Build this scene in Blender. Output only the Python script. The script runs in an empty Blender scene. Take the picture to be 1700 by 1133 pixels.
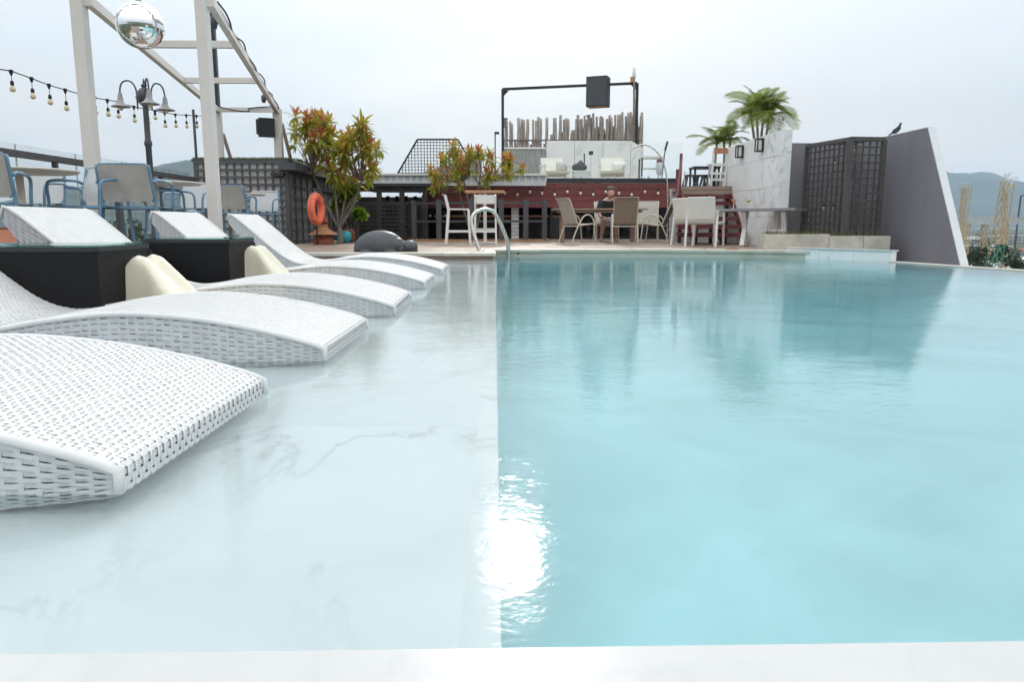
import bpy, math, random
import numpy as np
from mathutils import Vector, Matrix, noise as mnoise

rnd = random.Random(7)
R = math.radians
scene = bpy.context.scene
COL = scene.collection

# ------------------------------------------------------------------ camera
F_PX, CX, CY = 1228.0, 850.0, 566.5
PITCH, YAW, CAM_Z = R(9.07), R(1.336), 0.52
cam_d = bpy.data.cameras.new('camera')
cam_d.lens, cam_d.sensor_width, cam_d.sensor_fit = 36.0 * F_PX / 1700.0, 36.0, 'HORIZONTAL'
cam_d.clip_start, cam_d.clip_end = 0.05, 40000
cam = bpy.data.objects.new('camera', cam_d)
cam.location = (0, 0, CAM_Z)
cam.rotation_euler = (R(90) - PITCH, 0, -YAW)
COL.objects.link(cam)
scene.camera = cam
CAMM = cam.rotation_euler.to_matrix()

# ------------------------------------------------------------------ light
SUN_EL, SUN_AZ = R(25.5), R(1.5)         # azimuth measured from +Y towards +X
sun_d = bpy.data.lights.new('sun', 'SUN')
sun_d.energy, sun_d.angle, sun_d.color = 0.5, R(3.0), (1.0, 0.95, 0.88)
sun = bpy.data.objects.new('sun', sun_d)
sd = Vector((math.cos(SUN_EL) * math.sin(SUN_AZ), math.cos(SUN_EL) * math.cos(SUN_AZ), math.sin(SUN_EL)))
sun.rotation_euler = (-sd).to_track_quat('-Z', 'Y').to_euler()
COL.objects.link(sun)

world = bpy.data.worlds.new('World')
scene.world = world
world.use_nodes = True
wn, wl = world.node_tree.nodes, world.node_tree.links
wn.clear()
w_out = wn.new('ShaderNodeOutputWorld')
w_bg = wn.new('ShaderNodeBackground'); w_bg.inputs['Strength'].default_value = 0.10
w_sky = wn.new('ShaderNodeTexSky'); w_sky.sky_type = 'NISHITA'; w_sky.sun_disc = False
w_sky.sun_elevation, w_sky.sun_rotation = SUN_EL, SUN_AZ
w_sky.air_density, w_sky.dust_density, w_sky.ozone_density = 1.0, 1.0, 1.0
w_tc = wn.new('ShaderNodeTexCoord')
w_sep = wn.new('ShaderNodeSeparateXYZ')
wl.new(w_tc.outputs['Generated'], w_sep.inputs[0])
def wmath(op, a, b=None):
    n = wn.new('ShaderNodeMath'); n.operation = op
    for i, v in enumerate((a, b)):
        if v is None: continue
        if isinstance(v, (int, float)): n.inputs[i].default_value = v
        else: wl.new(v, n.inputs[i])
    return n.outputs[0]
zz = wmath('ADD', wmath('ABSOLUTE', w_sep.outputs[2]), 0.22)
w_cmb = wn.new('ShaderNodeCombineXYZ')
wl.new(wmath('DIVIDE', w_sep.outputs[0], zz), w_cmb.inputs[0])
wl.new(wmath('DIVIDE', w_sep.outputs[1], zz), w_cmb.inputs[1])
w_no = wn.new('ShaderNodeTexNoise'); w_no.inputs['Scale'].default_value = 0.9
w_no.inputs['Detail'].default_value = 7; w_no.inputs['Roughness'].default_value = 0.55
wl.new(w_cmb.outputs[0], w_no.inputs['Vector'])
w_rp = wn.new('ShaderNodeValToRGB')
w_rp.color_ramp.elements[0].position, w_rp.color_ramp.elements[0].color = 0.34, (0.87, 0.87, 0.87, 1)
w_rp.color_ramp.elements[1].position, w_rp.color_ramp.elements[1].color = 0.70, (0.97, 0.97, 0.97, 1)
wl.new(w_no.outputs['Fac'], w_rp.inputs[0])
w_mix = wn.new('ShaderNodeMix'); w_mix.data_type = 'RGBA'
wl.new(w_rp.outputs[0], w_mix.inputs['Factor'])
wl.new(w_sky.outputs[0], w_mix.inputs['A'])
# lit veil of thin cloud, brighter overhead than at the horizon as every overcast sky is
w_veil = wn.new('ShaderNodeVectorMath'); w_veil.operation = 'SCALE'
w_vc = wn.new('ShaderNodeMix'); w_vc.data_type = 'RGBA'
w_n2 = wn.new('ShaderNodeTexNoise'); w_n2.inputs['Scale'].default_value = 0.35; w_n2.inputs['Detail'].default_value = 5
wl.new(w_cmb.outputs[0], w_n2.inputs['Vector'])
w_r2 = wn.new('ShaderNodeValToRGB'); w_r2.color_ramp.elements[0].position = 0.38; w_r2.color_ramp.elements[1].position = 0.62
wl.new(w_n2.outputs['Fac'], w_r2.inputs[0]); wl.new(w_r2.outputs[0], w_vc.inputs['Factor'])
w_vc.inputs['A'].default_value = (4.02, 4.48, 4.80, 1); w_vc.inputs['B'].default_value = (4.98, 5.04, 5.02, 1)
wl.new(w_vc.outputs['Result'], w_veil.inputs[0])
wl.new(wmath('ADD', wmath('MULTIPLY', wmath('ABSOLUTE', w_sep.outputs[2]), 1.9), 0.82), w_veil.inputs['Scale'])
wl.new(w_veil.outputs[0], w_mix.inputs['B'])
# heaped clouds low over the land
w_pn = wn.new('ShaderNodeTexNoise'); w_pn.inputs['Scale'].default_value = 3.4; w_pn.inputs['Detail'].default_value = 8; w_pn.inputs['Roughness'].default_value = 0.52
w_pm = wn.new('ShaderNodeVectorMath'); w_pm.operation = 'MULTIPLY'; w_pm.inputs[1].default_value = (1, 1, 1.9)
wl.new(w_tc.outputs['Generated'], w_pm.inputs[0]); wl.new(w_pm.outputs[0], w_pn.inputs['Vector'])
w_pr = wn.new('ShaderNodeValToRGB'); w_pr.color_ramp.elements[0].position = 0.50; w_pr.color_ramp.elements[1].position = 0.60
wl.new(w_pn.outputs['Fac'], w_pr.inputs[0])
w_pl = wn.new('ShaderNodeMapRange'); w_pl.inputs['From Min'].default_value = 0.10; w_pl.inputs['From Max'].default_value = 0.24; w_pl.inputs['To Min'].default_value = 0.75; w_pl.inputs['To Max'].default_value = 0.0
wl.new(w_sep.outputs[2], w_pl.inputs['Value'])
w_m3 = wn.new('ShaderNodeMix'); w_m3.data_type = 'RGBA'
wl.new(wmath('MULTIPLY', w_pr.outputs[0], w_pl.outputs[0]), w_m3.inputs['Factor'])
wl.new(w_mix.outputs['Result'], w_m3.inputs['A']); w_m3.inputs['B'].default_value = (5.7, 5.65, 5.55, 1)
wl.new(w_m3.outputs['Result'], w_bg.inputs['Color'])
wl.new(w_bg.outputs[0], w_out.inputs[0])

vs = scene.view_settings
vs.view_transform, vs.look, vs.gamma, vs.exposure = 'Standard', 'None', 1.0, 0.68
vs.use_curve_mapping = False
scene.render.engine = 'CYCLES'
cy = scene.cycles
cy.use_denoising = True
cy.use_adaptive_sampling, cy.adaptive_threshold = True, 0.03
cy.max_bounces, cy.diffuse_bounces, cy.glossy_bounces = 12, 5, 4
cy.transmission_bounces, cy.transparent_max_bounces, cy.volume_bounces = 8, 24, 1
cy.caustics_reflective, cy.caustics_refractive, cy.blur_glossy = False, True, 0.3
cy.sample_clamp_indirect = 10.0

# ------------------------------------------------------------------ picture measurements -> places
def ray(px, py):
    return CAMM @ Vector(((px - CX) / F_PX, -(py - CY) / F_PX, -1.0))
def P(px, py, Y):
    d = ray(px, py); t = Y / d.y
    return Vector((d.x * t, Y, CAM_Z + d.z * t))
def PX(px, py, X):
    d = ray(px, py); t = X / d.x
    return Vector((X, d.y * t, CAM_Z + d.z * t))
def G(px, py, z):
    d = ray(px, py); t = (z - CAM_Z) / d.z
    return Vector((d.x * t, d.y * t, z))

# ------------------------------------------------------------------ materials
MATS = {}
def nmath(nt, op, a, b=None, c=None):
    n = nt.nodes.new('ShaderNodeMath'); n.operation = op
    for i, v in enumerate((a, b, c)):
        if v is None: continue
        if isinstance(v, (int, float)): n.inputs[i].default_value = v
        else: nt.links.new(v, n.inputs[i])
    return n.outputs[0]
def nmix(nt, fac, a, b, blend='MIX'):
    n = nt.nodes.new('ShaderNodeMix'); n.data_type = 'RGBA'; n.blend_type = blend
    for k, v in (('Factor', fac), ('A', a), ('B', b)):
        if isinstance(v, (int, float)): n.inputs[k].default_value = v
        elif isinstance(v, tuple): n.inputs[k].default_value = (v + (1,))[:4]
        else: nt.links.new(v, n.inputs[k])
    return n.outputs['Result']
def nnoise(nt, scale, detail=4, rough=0.55, vec=None, dist=0.0):
    n = nt.nodes.new('ShaderNodeTexNoise')
    n.inputs['Scale'].default_value, n.inputs['Detail'].default_value = scale, detail
    n.inputs['Roughness'].default_value, n.inputs['Distortion'].default_value = rough, dist
    if vec is not None: nt.links.new(vec, n.inputs['Vector'])
    return n.outputs['Fac']
def nramp(nt, fac, stops):
    n = nt.nodes.new('ShaderNodeValToRGB')
    e = n.color_ramp.elements
    while len(e) < len(stops): e.new(0.5)
    for el, (p, c) in zip(e, stops):
        el.position = p; el.color = (c, c, c, 1) if isinstance(c, (int, float)) else (c + (1,))[:4]
    nt.links.new(fac, n.inputs[0])
    return n.outputs[0]
def nbump(nt, h, strength, dist=0.01):
    n = nt.nodes.new('ShaderNodeBump')
    n.inputs['Strength'].default_value, n.inputs['Distance'].default_value = strength, dist
    nt.links.new(h, n.inputs['Height'])
    return n.outputs[0]
def npos(nt, scale=(1, 1, 1), rand=0.0):
    """world position, stretched, with a per-object offset so alike pieces differ"""
    g = nt.nodes.new('ShaderNodeNewGeometry')
    m = nt.nodes.new('ShaderNodeVectorMath'); m.operation = 'MULTIPLY'
    nt.links.new(g.outputs['Position'], m.inputs[0]); m.inputs[1].default_value = scale
    if not rand: return m.outputs[0]
    oi = nt.nodes.new('ShaderNodeObjectInfo')
    a = nt.nodes.new('ShaderNodeVectorMath'); a.operation = 'ADD'
    nt.links.new(m.outputs[0], a.inputs[0])
    s = nmath(nt, 'MULTIPLY', oi.outputs['Random'], rand)
    c = nt.nodes.new('ShaderNodeCombineXYZ')
    for i in range(3): nt.links.new(s, c.inputs[i])
    nt.links.new(c.outputs[0], a.inputs[1])
    return a.outputs[0]
def new_mat(name):
    m = bpy.data.materials.new(name); m.use_nodes = True
    nt = m.node_tree; nt.nodes.clear()
    out = nt.nodes.new('ShaderNodeOutputMaterial')
    MATS[name] = m
    return m, nt, out
def principled(nt, out, color, rough=0.5, metal=0.0, normal=None, spec=None):
    b = nt.nodes.new('ShaderNodeBsdfPrincipled')
    for k, v in (('Base Color', color), ('Roughness', rough)):
        if isinstance(v, (int, float)): b.inputs[k].default_value = v
        elif isinstance(v, tuple): b.inputs[k].default_value = (v + (1,))[:4]
        else: nt.links.new(v, b.inputs[k])
    b.inputs['Metallic'].default_value = metal
    if spec is not None: b.inputs['Specular IOR Level'].default_value = spec
    if normal is not None: nt.links.new(normal, b.inputs['Normal'])
    nt.links.new(b.outputs[0], out.inputs['Surface'])
    return b
def simple(name, color, rough=0.5, metal=0.0, var=0.18, scale=6.0, bump=0.0, bscale=60.0, dirt=None, rand=3.0, spec=None, stretch=(1, 1, 1)):
    """painted / plastic / wood surface: base colour, mottling, optional stains with a shape of their own"""
    m, nt, out = new_mat(name)
    v = npos(nt, stretch, rand)
    lo = tuple(c * (1 - var) for c in color); hi = tuple(min(1, c * (1 + var)) for c in color)
    c = nmix(nt, nramp(nt, nnoise(nt, scale, 6, 0.6, v), [(0.3, 0.0), (0.7, 1.0)]), lo, hi)
    if dirt:
        dcol, amount, dsc = dirt
        f = nramp(nt, nnoise(nt, dsc, 8, 0.65, v), [(0.62 - 0.25 * amount, 0.0), (0.75, amount)])
        c = nmix(nt, f, c, dcol)
    nrm = nbump(nt, nnoise(nt, bscale, 4, 0.6, v), bump) if bump else None
    rg = nramp(nt, nnoise(nt, scale * 2.3, 4, 0.5, v), [(0.3, max(0.02, rough - 0.08)), (0.7, min(1, rough + 0.08))])
    principled(nt, out, c, rg, metal, nrm, spec)
    return m
def M(n): return MATS[n]

def marble(name, base=(0.80, 0.80, 0.785), vein=(0.42, 0.43, 0.44), vscale=0.9, amount=0.55, rough=0.28, stain=None, rand=23.0, spec=None, mottle=0.3):
    m, nt, out = new_mat(name)
    v = npos(nt, (1, 1, 1), rand)
    n1 = nnoise(nt, vscale, 6, 0.62, v, 1.2)
    ridge = nmath(nt, 'ABSOLUTE', nmath(nt, 'SUBTRACT', n1, 0.5))
    thin = nramp(nt, ridge, [(0.0, 1.0), (0.012, 0.25), (0.05, 0.0)])
    n2 = nnoise(nt, vscale * 0.9, 3, 0.5, v)
    mask = nramp(nt, n2, [(0.46, 0.0), (0.62, 1.0)])
    f = nmath(nt, 'MULTIPLY', nmath(nt, 'MULTIPLY', thin, mask), amount)
    cloud = nramp(nt, nnoise(nt, vscale * 1.7, 6, 0.6, v, 0.6), [(0.35, 0.0), (0.75, 1.0)])
    c = nmix(nt, nmath(nt, 'MULTIPLY', cloud, mottle), base, tuple(b * 0.66 for b in base))
    c = nmix(nt, f, c, vein)
    if stain:
        scol, amt, ssc = stain
        sf = nramp(nt, nnoise(nt, ssc, 7, 0.65, npos(nt)), [(0.56, 0.0), (0.74, amt)])
        c = nmix(nt, sf, c, scol)
    principled(nt, out, c, rough, 0.0, nbump(nt, nnoise(nt, 40, 3, 0.5, v), 0.04), spec)
    return m

marble('shelf_marble', base=(0.89, 0.89, 0.88), vscale=0.85, amount=0.5, rough=0.6, spec=0.06)
marble('pool_marble', base=(0.89, 0.89, 0.885), vscale=0.7, amount=0.25, rough=0.6, rand=0, spec=0.06, mottle=0.8)
marble('coping_marble', base=(0.60, 0.59, 0.575), vscale=1.4, amount=0.35, rough=0.3)
marble('old_coping', base=(0.56, 0.52, 0.44), vscale=1.6, amount=0.3, rough=0.5, stain=((0.33, 0.31, 0.15), 0.75, 1.3))
marble('wall_marble', base=(0.86, 0.855, 0.84), vein=(0.36, 0.37, 0.39), vscale=0.8, amount=0.7, rough=0.35)
simple('rust_stain', (0.30, 0.12, 0.05), 0.85, var=0.4, scale=14)
simple('deck_tile', (0.29, 0.215, 0.165), 0.55, var=0.16, scale=1.6, rand=0, dirt=((0.30, 0.16, 0.11), 0.6, 0.35), bump=0.05)
simple('concrete', (0.54, 0.51, 0.44), 0.85, var=0.22, scale=4.0, bump=0.25, bscale=45, dirt=((0.18, 0.17, 0.14), 0.5, 1.8))
simple('render_grey', (0.215, 0.208, 0.228), 0.72, var=0.10, scale=1.1, bump=0.14, bscale=30, rand=0, stretch=(1, 1, 0.22), dirt=((0.15, 0.145, 0.155), 0.5, 1.4))
simple('render_white', (0.70, 0.71, 0.73), 0.7, var=0.06, scale=2.0, bump=0.08)
simple('trellis_grey', (0.105, 0.10, 0.10), 0.6, var=0.15, scale=9)
simple('trellis_brown', (0.080, 0.073, 0.068), 0.6, var=0.2, scale=9)
simple('trellis_dark', (0.034, 0.033, 0.032), 0.6, var=0.25, scale=9)
simple('fence_grey', (0.072, 0.074, 0.080), 0.5, var=0.12, scale=5)
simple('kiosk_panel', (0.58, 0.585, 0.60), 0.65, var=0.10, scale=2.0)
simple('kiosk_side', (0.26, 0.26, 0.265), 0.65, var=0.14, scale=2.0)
simple('post_cream', (0.70, 0.655, 0.615), 0.5, var=0.05, scale=2.5, dirt=((0.45, 0.38, 0.32), 0.35, 2.5))
simple('white_paint', (0.78, 0.77, 0.745), 0.45, var=0.05, scale=3.0)
simple('white_roof', (0.62, 0.65, 0.68), 0.5, var=0.08, scale=2.0, dirt=((0.40, 0.42, 0.42), 0.5, 1.2))
simple('red_board', (0.205, 0.052, 0.050), 0.55, var=0.12, scale=1.8, stretch=(0.4, 1, 3), rand=5)
simple('red_steel', (0.135, 0.030, 0.030), 0.5, var=0.15, scale=4.0)
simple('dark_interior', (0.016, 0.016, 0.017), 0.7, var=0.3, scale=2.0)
simple('dark_cap', (0.030, 0.033, 0.038), 0.5, var=0.3, scale=3.0)
simple('black_steel', (0.020, 0.021, 0.024), 0.4, var=0.2, scale=8)
simple('charcoal_lamp', (0.060, 0.064, 0.074), 0.45, var=0.15, scale=8)
simple('lamp_shade_grey', (0.30, 0.30, 0.30), 0.4, var=0.1, scale=8)
simple('rail_dark', (0.085, 0.080, 0.082), 0.5, var=0.1, scale=4)
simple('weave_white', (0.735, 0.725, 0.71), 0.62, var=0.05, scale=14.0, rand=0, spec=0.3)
simple('weave_shaded', (0.60, 0.615, 0.63), 0.42, var=0.10, scale=14.0, rand=0)  # white weave of the lounger sides, their shade put into a greyer colour
simple('weave_core', (0.06, 0.058, 0.055), 0.8, var=0.2)
simple('black_rattan', (0.004, 0.004, 0.005), 0.5, var=0.2, scale=30, bump=0.15, bscale=260, spec=0.25)
simple('cream_plastic', (0.80, 0.735, 0.58), 0.35, var=0.03, scale=3.0)
simple('blue_metal', (0.135, 0.255, 0.365), 0.45, var=0.08, scale=6)
simple('sling_grey', (0.56, 0.575, 0.575), 0.75, var=0.05, scale=8)
simple('sling_old', (0.43, 0.42, 0.40), 0.8, var=0.12, scale=6, dirt=((0.30, 0.28, 0.25), 0.5, 5))
simple('sling_beige', (0.47, 0.44, 0.385), 0.8, var=0.07, scale=10)
simple('sling_brown', (0.27, 0.215, 0.165), 0.8, var=0.1, scale=10)
simple('frame_beige', (0.62, 0.57, 0.475), 0.45, var=0.06)
simple('terrace_cream', (0.72, 0.69, 0.60), 0.6, var=0.06)
simple('sling_white', (0.76, 0.745, 0.70), 0.7, var=0.04)
simple('table_wood', (0.33, 0.24, 0.175), 0.6, var=0.18, scale=3, stretch=(1, 8, 8))
simple('table_top_pale', (0.55, 0.52, 0.455), 0.5, var=0.08, scale=4)
simple('table_grey', (0.27, 0.265, 0.27), 0.55, var=0.12, scale=3)
simple('orange_wood', (0.46, 0.25, 0.13), 0.55, var=0.15, scale=3, stretch=(1, 8, 8))
simple('landing_wood', (0.33, 0.235, 0.19), 0.7, var=0.2, scale=3, stretch=(1, 1, 8))
simple('bamboo', (0.41, 0.36, 0.32), 0.75, var=0.35, scale=5, stretch=(6, 6, 1), rand=40)
simple('old_slat', (0.30, 0.30, 0.295), 0.8, var=0.3, scale=4, stretch=(6, 6, 0.7), rand=40)
simple('bark', (0.20, 0.165, 0.145), 0.85, var=0.3, scale=12, bump=0.4, bscale=40)
simple('palm_trunk', (0.34, 0.33, 0.26), 0.8, var=0.3, scale=10)
simple('buoy_orange', (0.85, 0.17, 0.085), 0.45, var=0.1, scale=8)
simple('terracotta', (0.24, 0.075, 0.045), 0.8, var=0.35, scale=14, bump=0.3)
simple('terracotta_pale', (0.40, 0.19, 0.10), 0.8, var=0.3, scale=14)
simple('turquoise_glaze', (0.03, 0.38, 0.46), 0.25, var=0.15, scale=8)
simple('hippo_stone', (0.055, 0.058, 0.066), 0.42, var=0.12, scale=5, bump=0.05)
simple('steel', (0.66, 0.62, 0.56), 0.28, metal=1.0, var=0.05)
simple('bulb_glass', (0.72, 0.60, 0.40), 0.2, var=0.08, scale=20)
simple('bulb_white', (0.80, 0.76, 0.68), 0.25, var=0.05, scale=20)
simple('rubber_black', (0.012, 0.012, 0.014), 0.6)
simple('cushion', (0.52, 0.50, 0.49), 0.9, var=0.2, scale=14)
simple('bag_dark', (0.05, 0.052, 0.055), 0.7, var=0.3, scale=10)
simple('skin', (0.52, 0.30, 0.225), 0.5, var=0.06)
simple('hair', (0.11, 0.058, 0.030), 0.6, var=0.25, scale=30)
simple('cloth_navy', (0.022, 0.023, 0.032), 0.8, var=0.2)
simple('cloth_white', (0.60, 0.61, 0.66), 0.8, var=0.08)
simple('eye_dark', (0.02, 0.015, 0.012), 0.3)
simple('lip', (0.40, 0.14, 0.12), 0.5)
simple('drink_orange', (0.85, 0.22, 0.05), 0.15, var=0.05)
simple('drink_yellow', (0.72, 0.58, 0.06), 0.15, var=0.05)
simple('glass_clear_solid', (0.72, 0.74, 0.74), 0.08)
simple('pigeon_grey', (0.065, 0.072, 0.090), 0.7, var=0.3, scale=20)
simple('soil', (0.06, 0.045, 0.03), 0.95, var=0.3)
simple('crane_yellow', (0.52, 0.40, 0.24), 0.6, var=0.15, scale=0.3)
simple('crane_green', (0.08, 0.30, 0.22), 0.6, var=0.15, scale=0.3)
simple('truss_white', (0.55, 0.56, 0.52), 0.6, var=0.1, scale=0.3)
simple('roof_pale', (0.62, 0.60, 0.56), 0.7, var=0.15, scale=0.1)
simple('roof_orange', (0.42, 0.15, 0.08), 0.8, var=0.2, scale=0.3)
simple('wall_pale', (0.58, 0.57, 0.54), 0.8, var=0.12, scale=0.1)
simple('window_dark', (0.05, 0.065, 0.075), 0.15, var=0.2)
simple('roof_rim', (0.55, 0.50, 0.43), 0.6, var=0.1)

def leaf_mat(name, stops, trans=0.35):
    m, nt, out = new_mat(name)
    a = nt.nodes.new('ShaderNodeAttribute'); a.attribute_name = 'tone'
    c = nramp(nt, a.outputs['Fac'], stops)
    d = nt.nodes.new('ShaderNodeBsdfPrincipled'); nt.links.new(c, d.inputs['Base Color']); d.inputs['Roughness'].default_value = 0.5
    t = nt.nodes.new('ShaderNodeBsdfTranslucent'); nt.links.new(c, t.inputs['Color'])
    mx = nt.nodes.new('ShaderNodeMixShader'); mx.inputs[0].default_value = trans
    nt.links.new(d.outputs[0], mx.inputs[1]); nt.links.new(t.outputs[0], mx.inputs[2])
    nt.links.new(mx.outputs[0], out.inputs['Surface'])
leaf_mat('croton_leaf', [(0.0, (0.28, 0.32, 0.04)), (0.45, (0.46, 0.40, 0.05)), (0.74, (0.50, 0.21, 0.065)), (1.0, (0.34, 0.085, 0.05))], 0.5)
leaf_mat('palm_leaf', [(0.0, (0.15, 0.23, 0.03)), (0.6, (0.32, 0.35, 0.06)), (1.0, (0.48, 0.38, 0.12))], 0.55)
leaf_mat('lime_leaf', [(0.0, (0.13, 0.24, 0.015)), (1.0, (0.25, 0.36, 0.03))])
leaf_mat('grass_blade', [(0.0, (0.07, 0.11, 0.02)), (1.0, (0.26, 0.22, 0.08))])
leaf_mat('tree_leaf', [(0.0, (0.020, 0.040, 0.014)), (1.0, (0.065, 0.095, 0.03))], 0.2)

def glass_mat(name, tint=(0.975, 0.99, 0.985), ior=1.35, rough=0.0):
    m, nt, out = new_mat(name)
    tr = nt.nodes.new('ShaderNodeBsdfTransparent'); tr.inputs[0].default_value = tint + (1,)
    gl = nt.nodes.new('ShaderNodeBsdfGlossy'); gl.inputs['Roughness'].default_value = rough
    g = nt.nodes.new('ShaderNodeNewGeometry')
    iv = nmath(nt, 'ADD', nmath(nt, 'MULTIPLY', g.outputs['Backfacing'], 1.0 / ior - ior), ior)
    fr = nt.nodes.new('ShaderNodeFresnel'); nt.links.new(iv, fr.inputs['IOR'])
    mx = nt.nodes.new('ShaderNodeMixShader')
    nt.links.new(fr.outputs[0], mx.inputs[0]); nt.links.new(tr.outputs[0], mx.inputs[1]); nt.links.new(gl.outputs[0], mx.inputs[2])
    nt.links.new(mx.outputs[0], out.inputs['Surface'])
    return m, nt, out, gl, fr
glass_mat('clear_glass')
glass_mat('green_glass', (0.55, 0.80, 0.72))

# pool water: refracting surface with ripples, and water that absorbs red
wm, nt, out = new_mat('pool_water')
gl = nt.nodes.new('ShaderNodeBsdfGlass'); gl.inputs['IOR'].default_value = 1.33; gl.inputs['Roughness'].default_value = 0.075
pv = npos(nt, (1.0, 1.35, 1.0))
big = nnoise(nt, 1.8, 2, 0.5, pv, 0.3)
mid = nnoise(nt, 12.0, 3, 0.55, pv, 0.9)
fine = nnoise(nt, 34.0, 2, 0.5, pv, 0.6)
calm = nramp(nt, nnoise(nt, 0.55, 2, 0.5, npos(nt)), [(0.40, 0.25), (0.68, 1.25)])
h = nmath(nt, 'ADD', nmath(nt, 'MULTIPLY', big, 0.50), nmath(nt, 'MULTIPLY', nmath(nt, 'ADD', nmath(nt, 'MULTIPLY', mid, 0.25), nmath(nt, 'MULTIPLY', fine, 0.12)), calm))
bn = nbump(nt, h, 1.0, 0.0056)
nt.links.new(bn, gl.inputs['Normal'])
nt.links.new(gl.outputs[0], out.inputs['Surface'])
va = nt.nodes.new('ShaderNodeVolumeAbsorption')
va.inputs['Color'].default_value = (0.25, 0.835, 0.89, 1); va.inputs['Density'].default_value = 0.72
nt.links.new(va.outputs[0], out.inputs['Volume'])
wm.cycles.homogeneous_volume = True

mm, nt, out = new_mat('mirror')
principled(nt, out, (0.93, 0.93, 0.93), 0.01, 1.0)

# ------------------------------------------------------------------ mesh building
class MB:
    def __init__(s): s.v, s.f, s.tone = [], [], None
    def add(s, vs, fs):
        o = len(s.v); s.v += [tuple(v) for v in vs]; s.f += [tuple(i + o for i in f) for f in fs]; return s
    def box(s, c, size, rz=0.0, rot=None):
        m = rot if rot is not None else Matrix.Rotation(rz, 3, 'Z')
        hx, hy, hz = size[0] / 2, size[1] / 2, size[2] / 2
        c = Vector(c)
        vs = [c + m @ Vector((x * hx, y * hy, z * hz)) for z in (-1, 1) for x, y in ((-1, -1), (1, -1), (1, 1), (-1, 1))]
        return s.add(vs, [(3, 2, 1, 0), (4, 5, 6, 7), (0, 1, 5, 4), (1, 2, 6, 5), (2, 3, 7, 6), (3, 0, 4, 7)])
    def prism(s, poly, z0, z1):
        n = len(poly)
        vs = [(p[0], p[1], z0) for p in poly] + [(p[0], p[1], z1) for p in poly]
        fs = [tuple(range(n - 1, -1, -1)), tuple(range(n, 2 * n))] + [(i, (i + 1) % n, n + (i + 1) % n, n + i) for i in range(n)]
        return s.add(vs, fs)
    def slab(s, pts, d):
        """planar polygon pts (3D) given thickness along vector d"""
        n = len(pts); d = Vector(d)
        vs = [Vector(p) for p in pts] + [Vector(p) + d for p in pts]
        fs = [tuple(range(n - 1, -1, -1)), tuple(range(n, 2 * n))] + [(i, (i + 1) % n, n + (i + 1) % n, n + i) for i in range(n)]
        return s.add(vs, fs)
    def bar(s, p0, p1, w, t=None, up=(0, 0, 1)):
        p0, p1 = Vector(p0), Vector(p1); t = t or w
        d = (p1 - p0); L = d.length; d.normalize()
        u = Vector(up)
        if abs(d.dot(u)) > 0.98: u = Vector((0, 1, 0))
        a = d.cross(u).normalized(); b = a.cross(d)
        m = Matrix((d, a, b)).transposed()
        return s.box((p0 + p1) / 2, (L, w, t), rot=m)
    def tube(s, path, r, n=8, closed=False):
        path = [Vector(p) for p in path]; k = len(path)
        rs = r if isinstance(r, (list, tuple)) else [r] * k
        vs, fs = [], []
        t0 = (path[1] - path[0]).normalized()
        u = Vector((0, 0, 1)) if abs(t0.z) < 0.9 else Vector((1, 0, 0))
        a = t0.cross(u).normalized()
        for i, p in enumerate(path):
            if closed: t = path[(i + 1) % k] - path[i - 1]
            else: t = path[min(i + 1, k - 1)] - path[max(i - 1, 0)]
            t.normalize()
            a = (a - t * a.dot(t)).normalized(); b = t.cross(a)
            for j in range(n):
                q = 2 * math.pi * j / n
                vs.append(p + (a * math.cos(q) + b * math.sin(q)) * rs[i])
        for i in range(k if closed else k - 1):
            for j in range(n):
                i2 = (i + 1) % k
                fs.append((i * n + j, i * n + (j + 1) % n, i2 * n + (j + 1) % n, i2 * n + j))
        if not closed:
            fs.append(tuple(range(n - 1, -1, -1))); fs.append(tuple((k - 1) * n + j for j in range(n)))
        return s.add(vs, fs)
    def lathe(s, prof, c=(0, 0, 0), n=20, mat=None):
        c = Vector(c); vs, fs = [], []
        for r, z in prof:
            for j in range(n):
                q = 2 * math.pi * j / n
                p = Vector((r * math.cos(q), r * math.sin(q), z))
                vs.append(c + (mat @ p if mat else p))
        for i in range(len(prof) - 1):
            for j in range(n):
                fs.append((i * n + j, i * n + (j + 1) % n, (i + 1) * n + (j + 1) % n, (i + 1) * n + j))
        fs.append(tuple(range(n - 1, -1, -1))); fs.append(tuple((len(prof) - 1) * n + j for j in range(n)))
        return s.add(vs, fs)
    def ball(s, c, r, n=12, m=8, rot=None):
        rr = r if isinstance(r, (tuple, list)) else (r, r, r)
        c = Vector(c); vs = []; fs = []
        for i in range(m + 1):
            th = math.pi * (0.02 + 0.96 * i / m)
            for j in range(n):
                q = 2 * math.pi * j / n
                p = Vector((rr[0] * math.sin(th) * math.cos(q), rr[1] * math.sin(th) * math.sin(q), rr[2] * math.cos(th)))
                vs.append(c + (rot @ p if rot else p))
        for i in range(m):
            for j in range(n):
                fs.append((i * n + j, (i + 1) * n + j, (i + 1) * n + (j + 1) % n, i * n + (j + 1) % n))
        fs.append(tuple(range(n))); fs.append(tuple(m * n + j for j in range(n - 1, -1, -1)))
        return s.add(vs, fs)
    def grid(s, rows):
        """rows of points -> quads"""
        nr, nc = len(rows), len(rows[0])
        return s.add([p for r in rows for p in r], [(i * nc + j, i * nc + j + 1, (i + 1) * nc + j + 1, (i + 1) * nc + j) for i in range(nr - 1) for j in range(nc - 1)])
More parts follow.
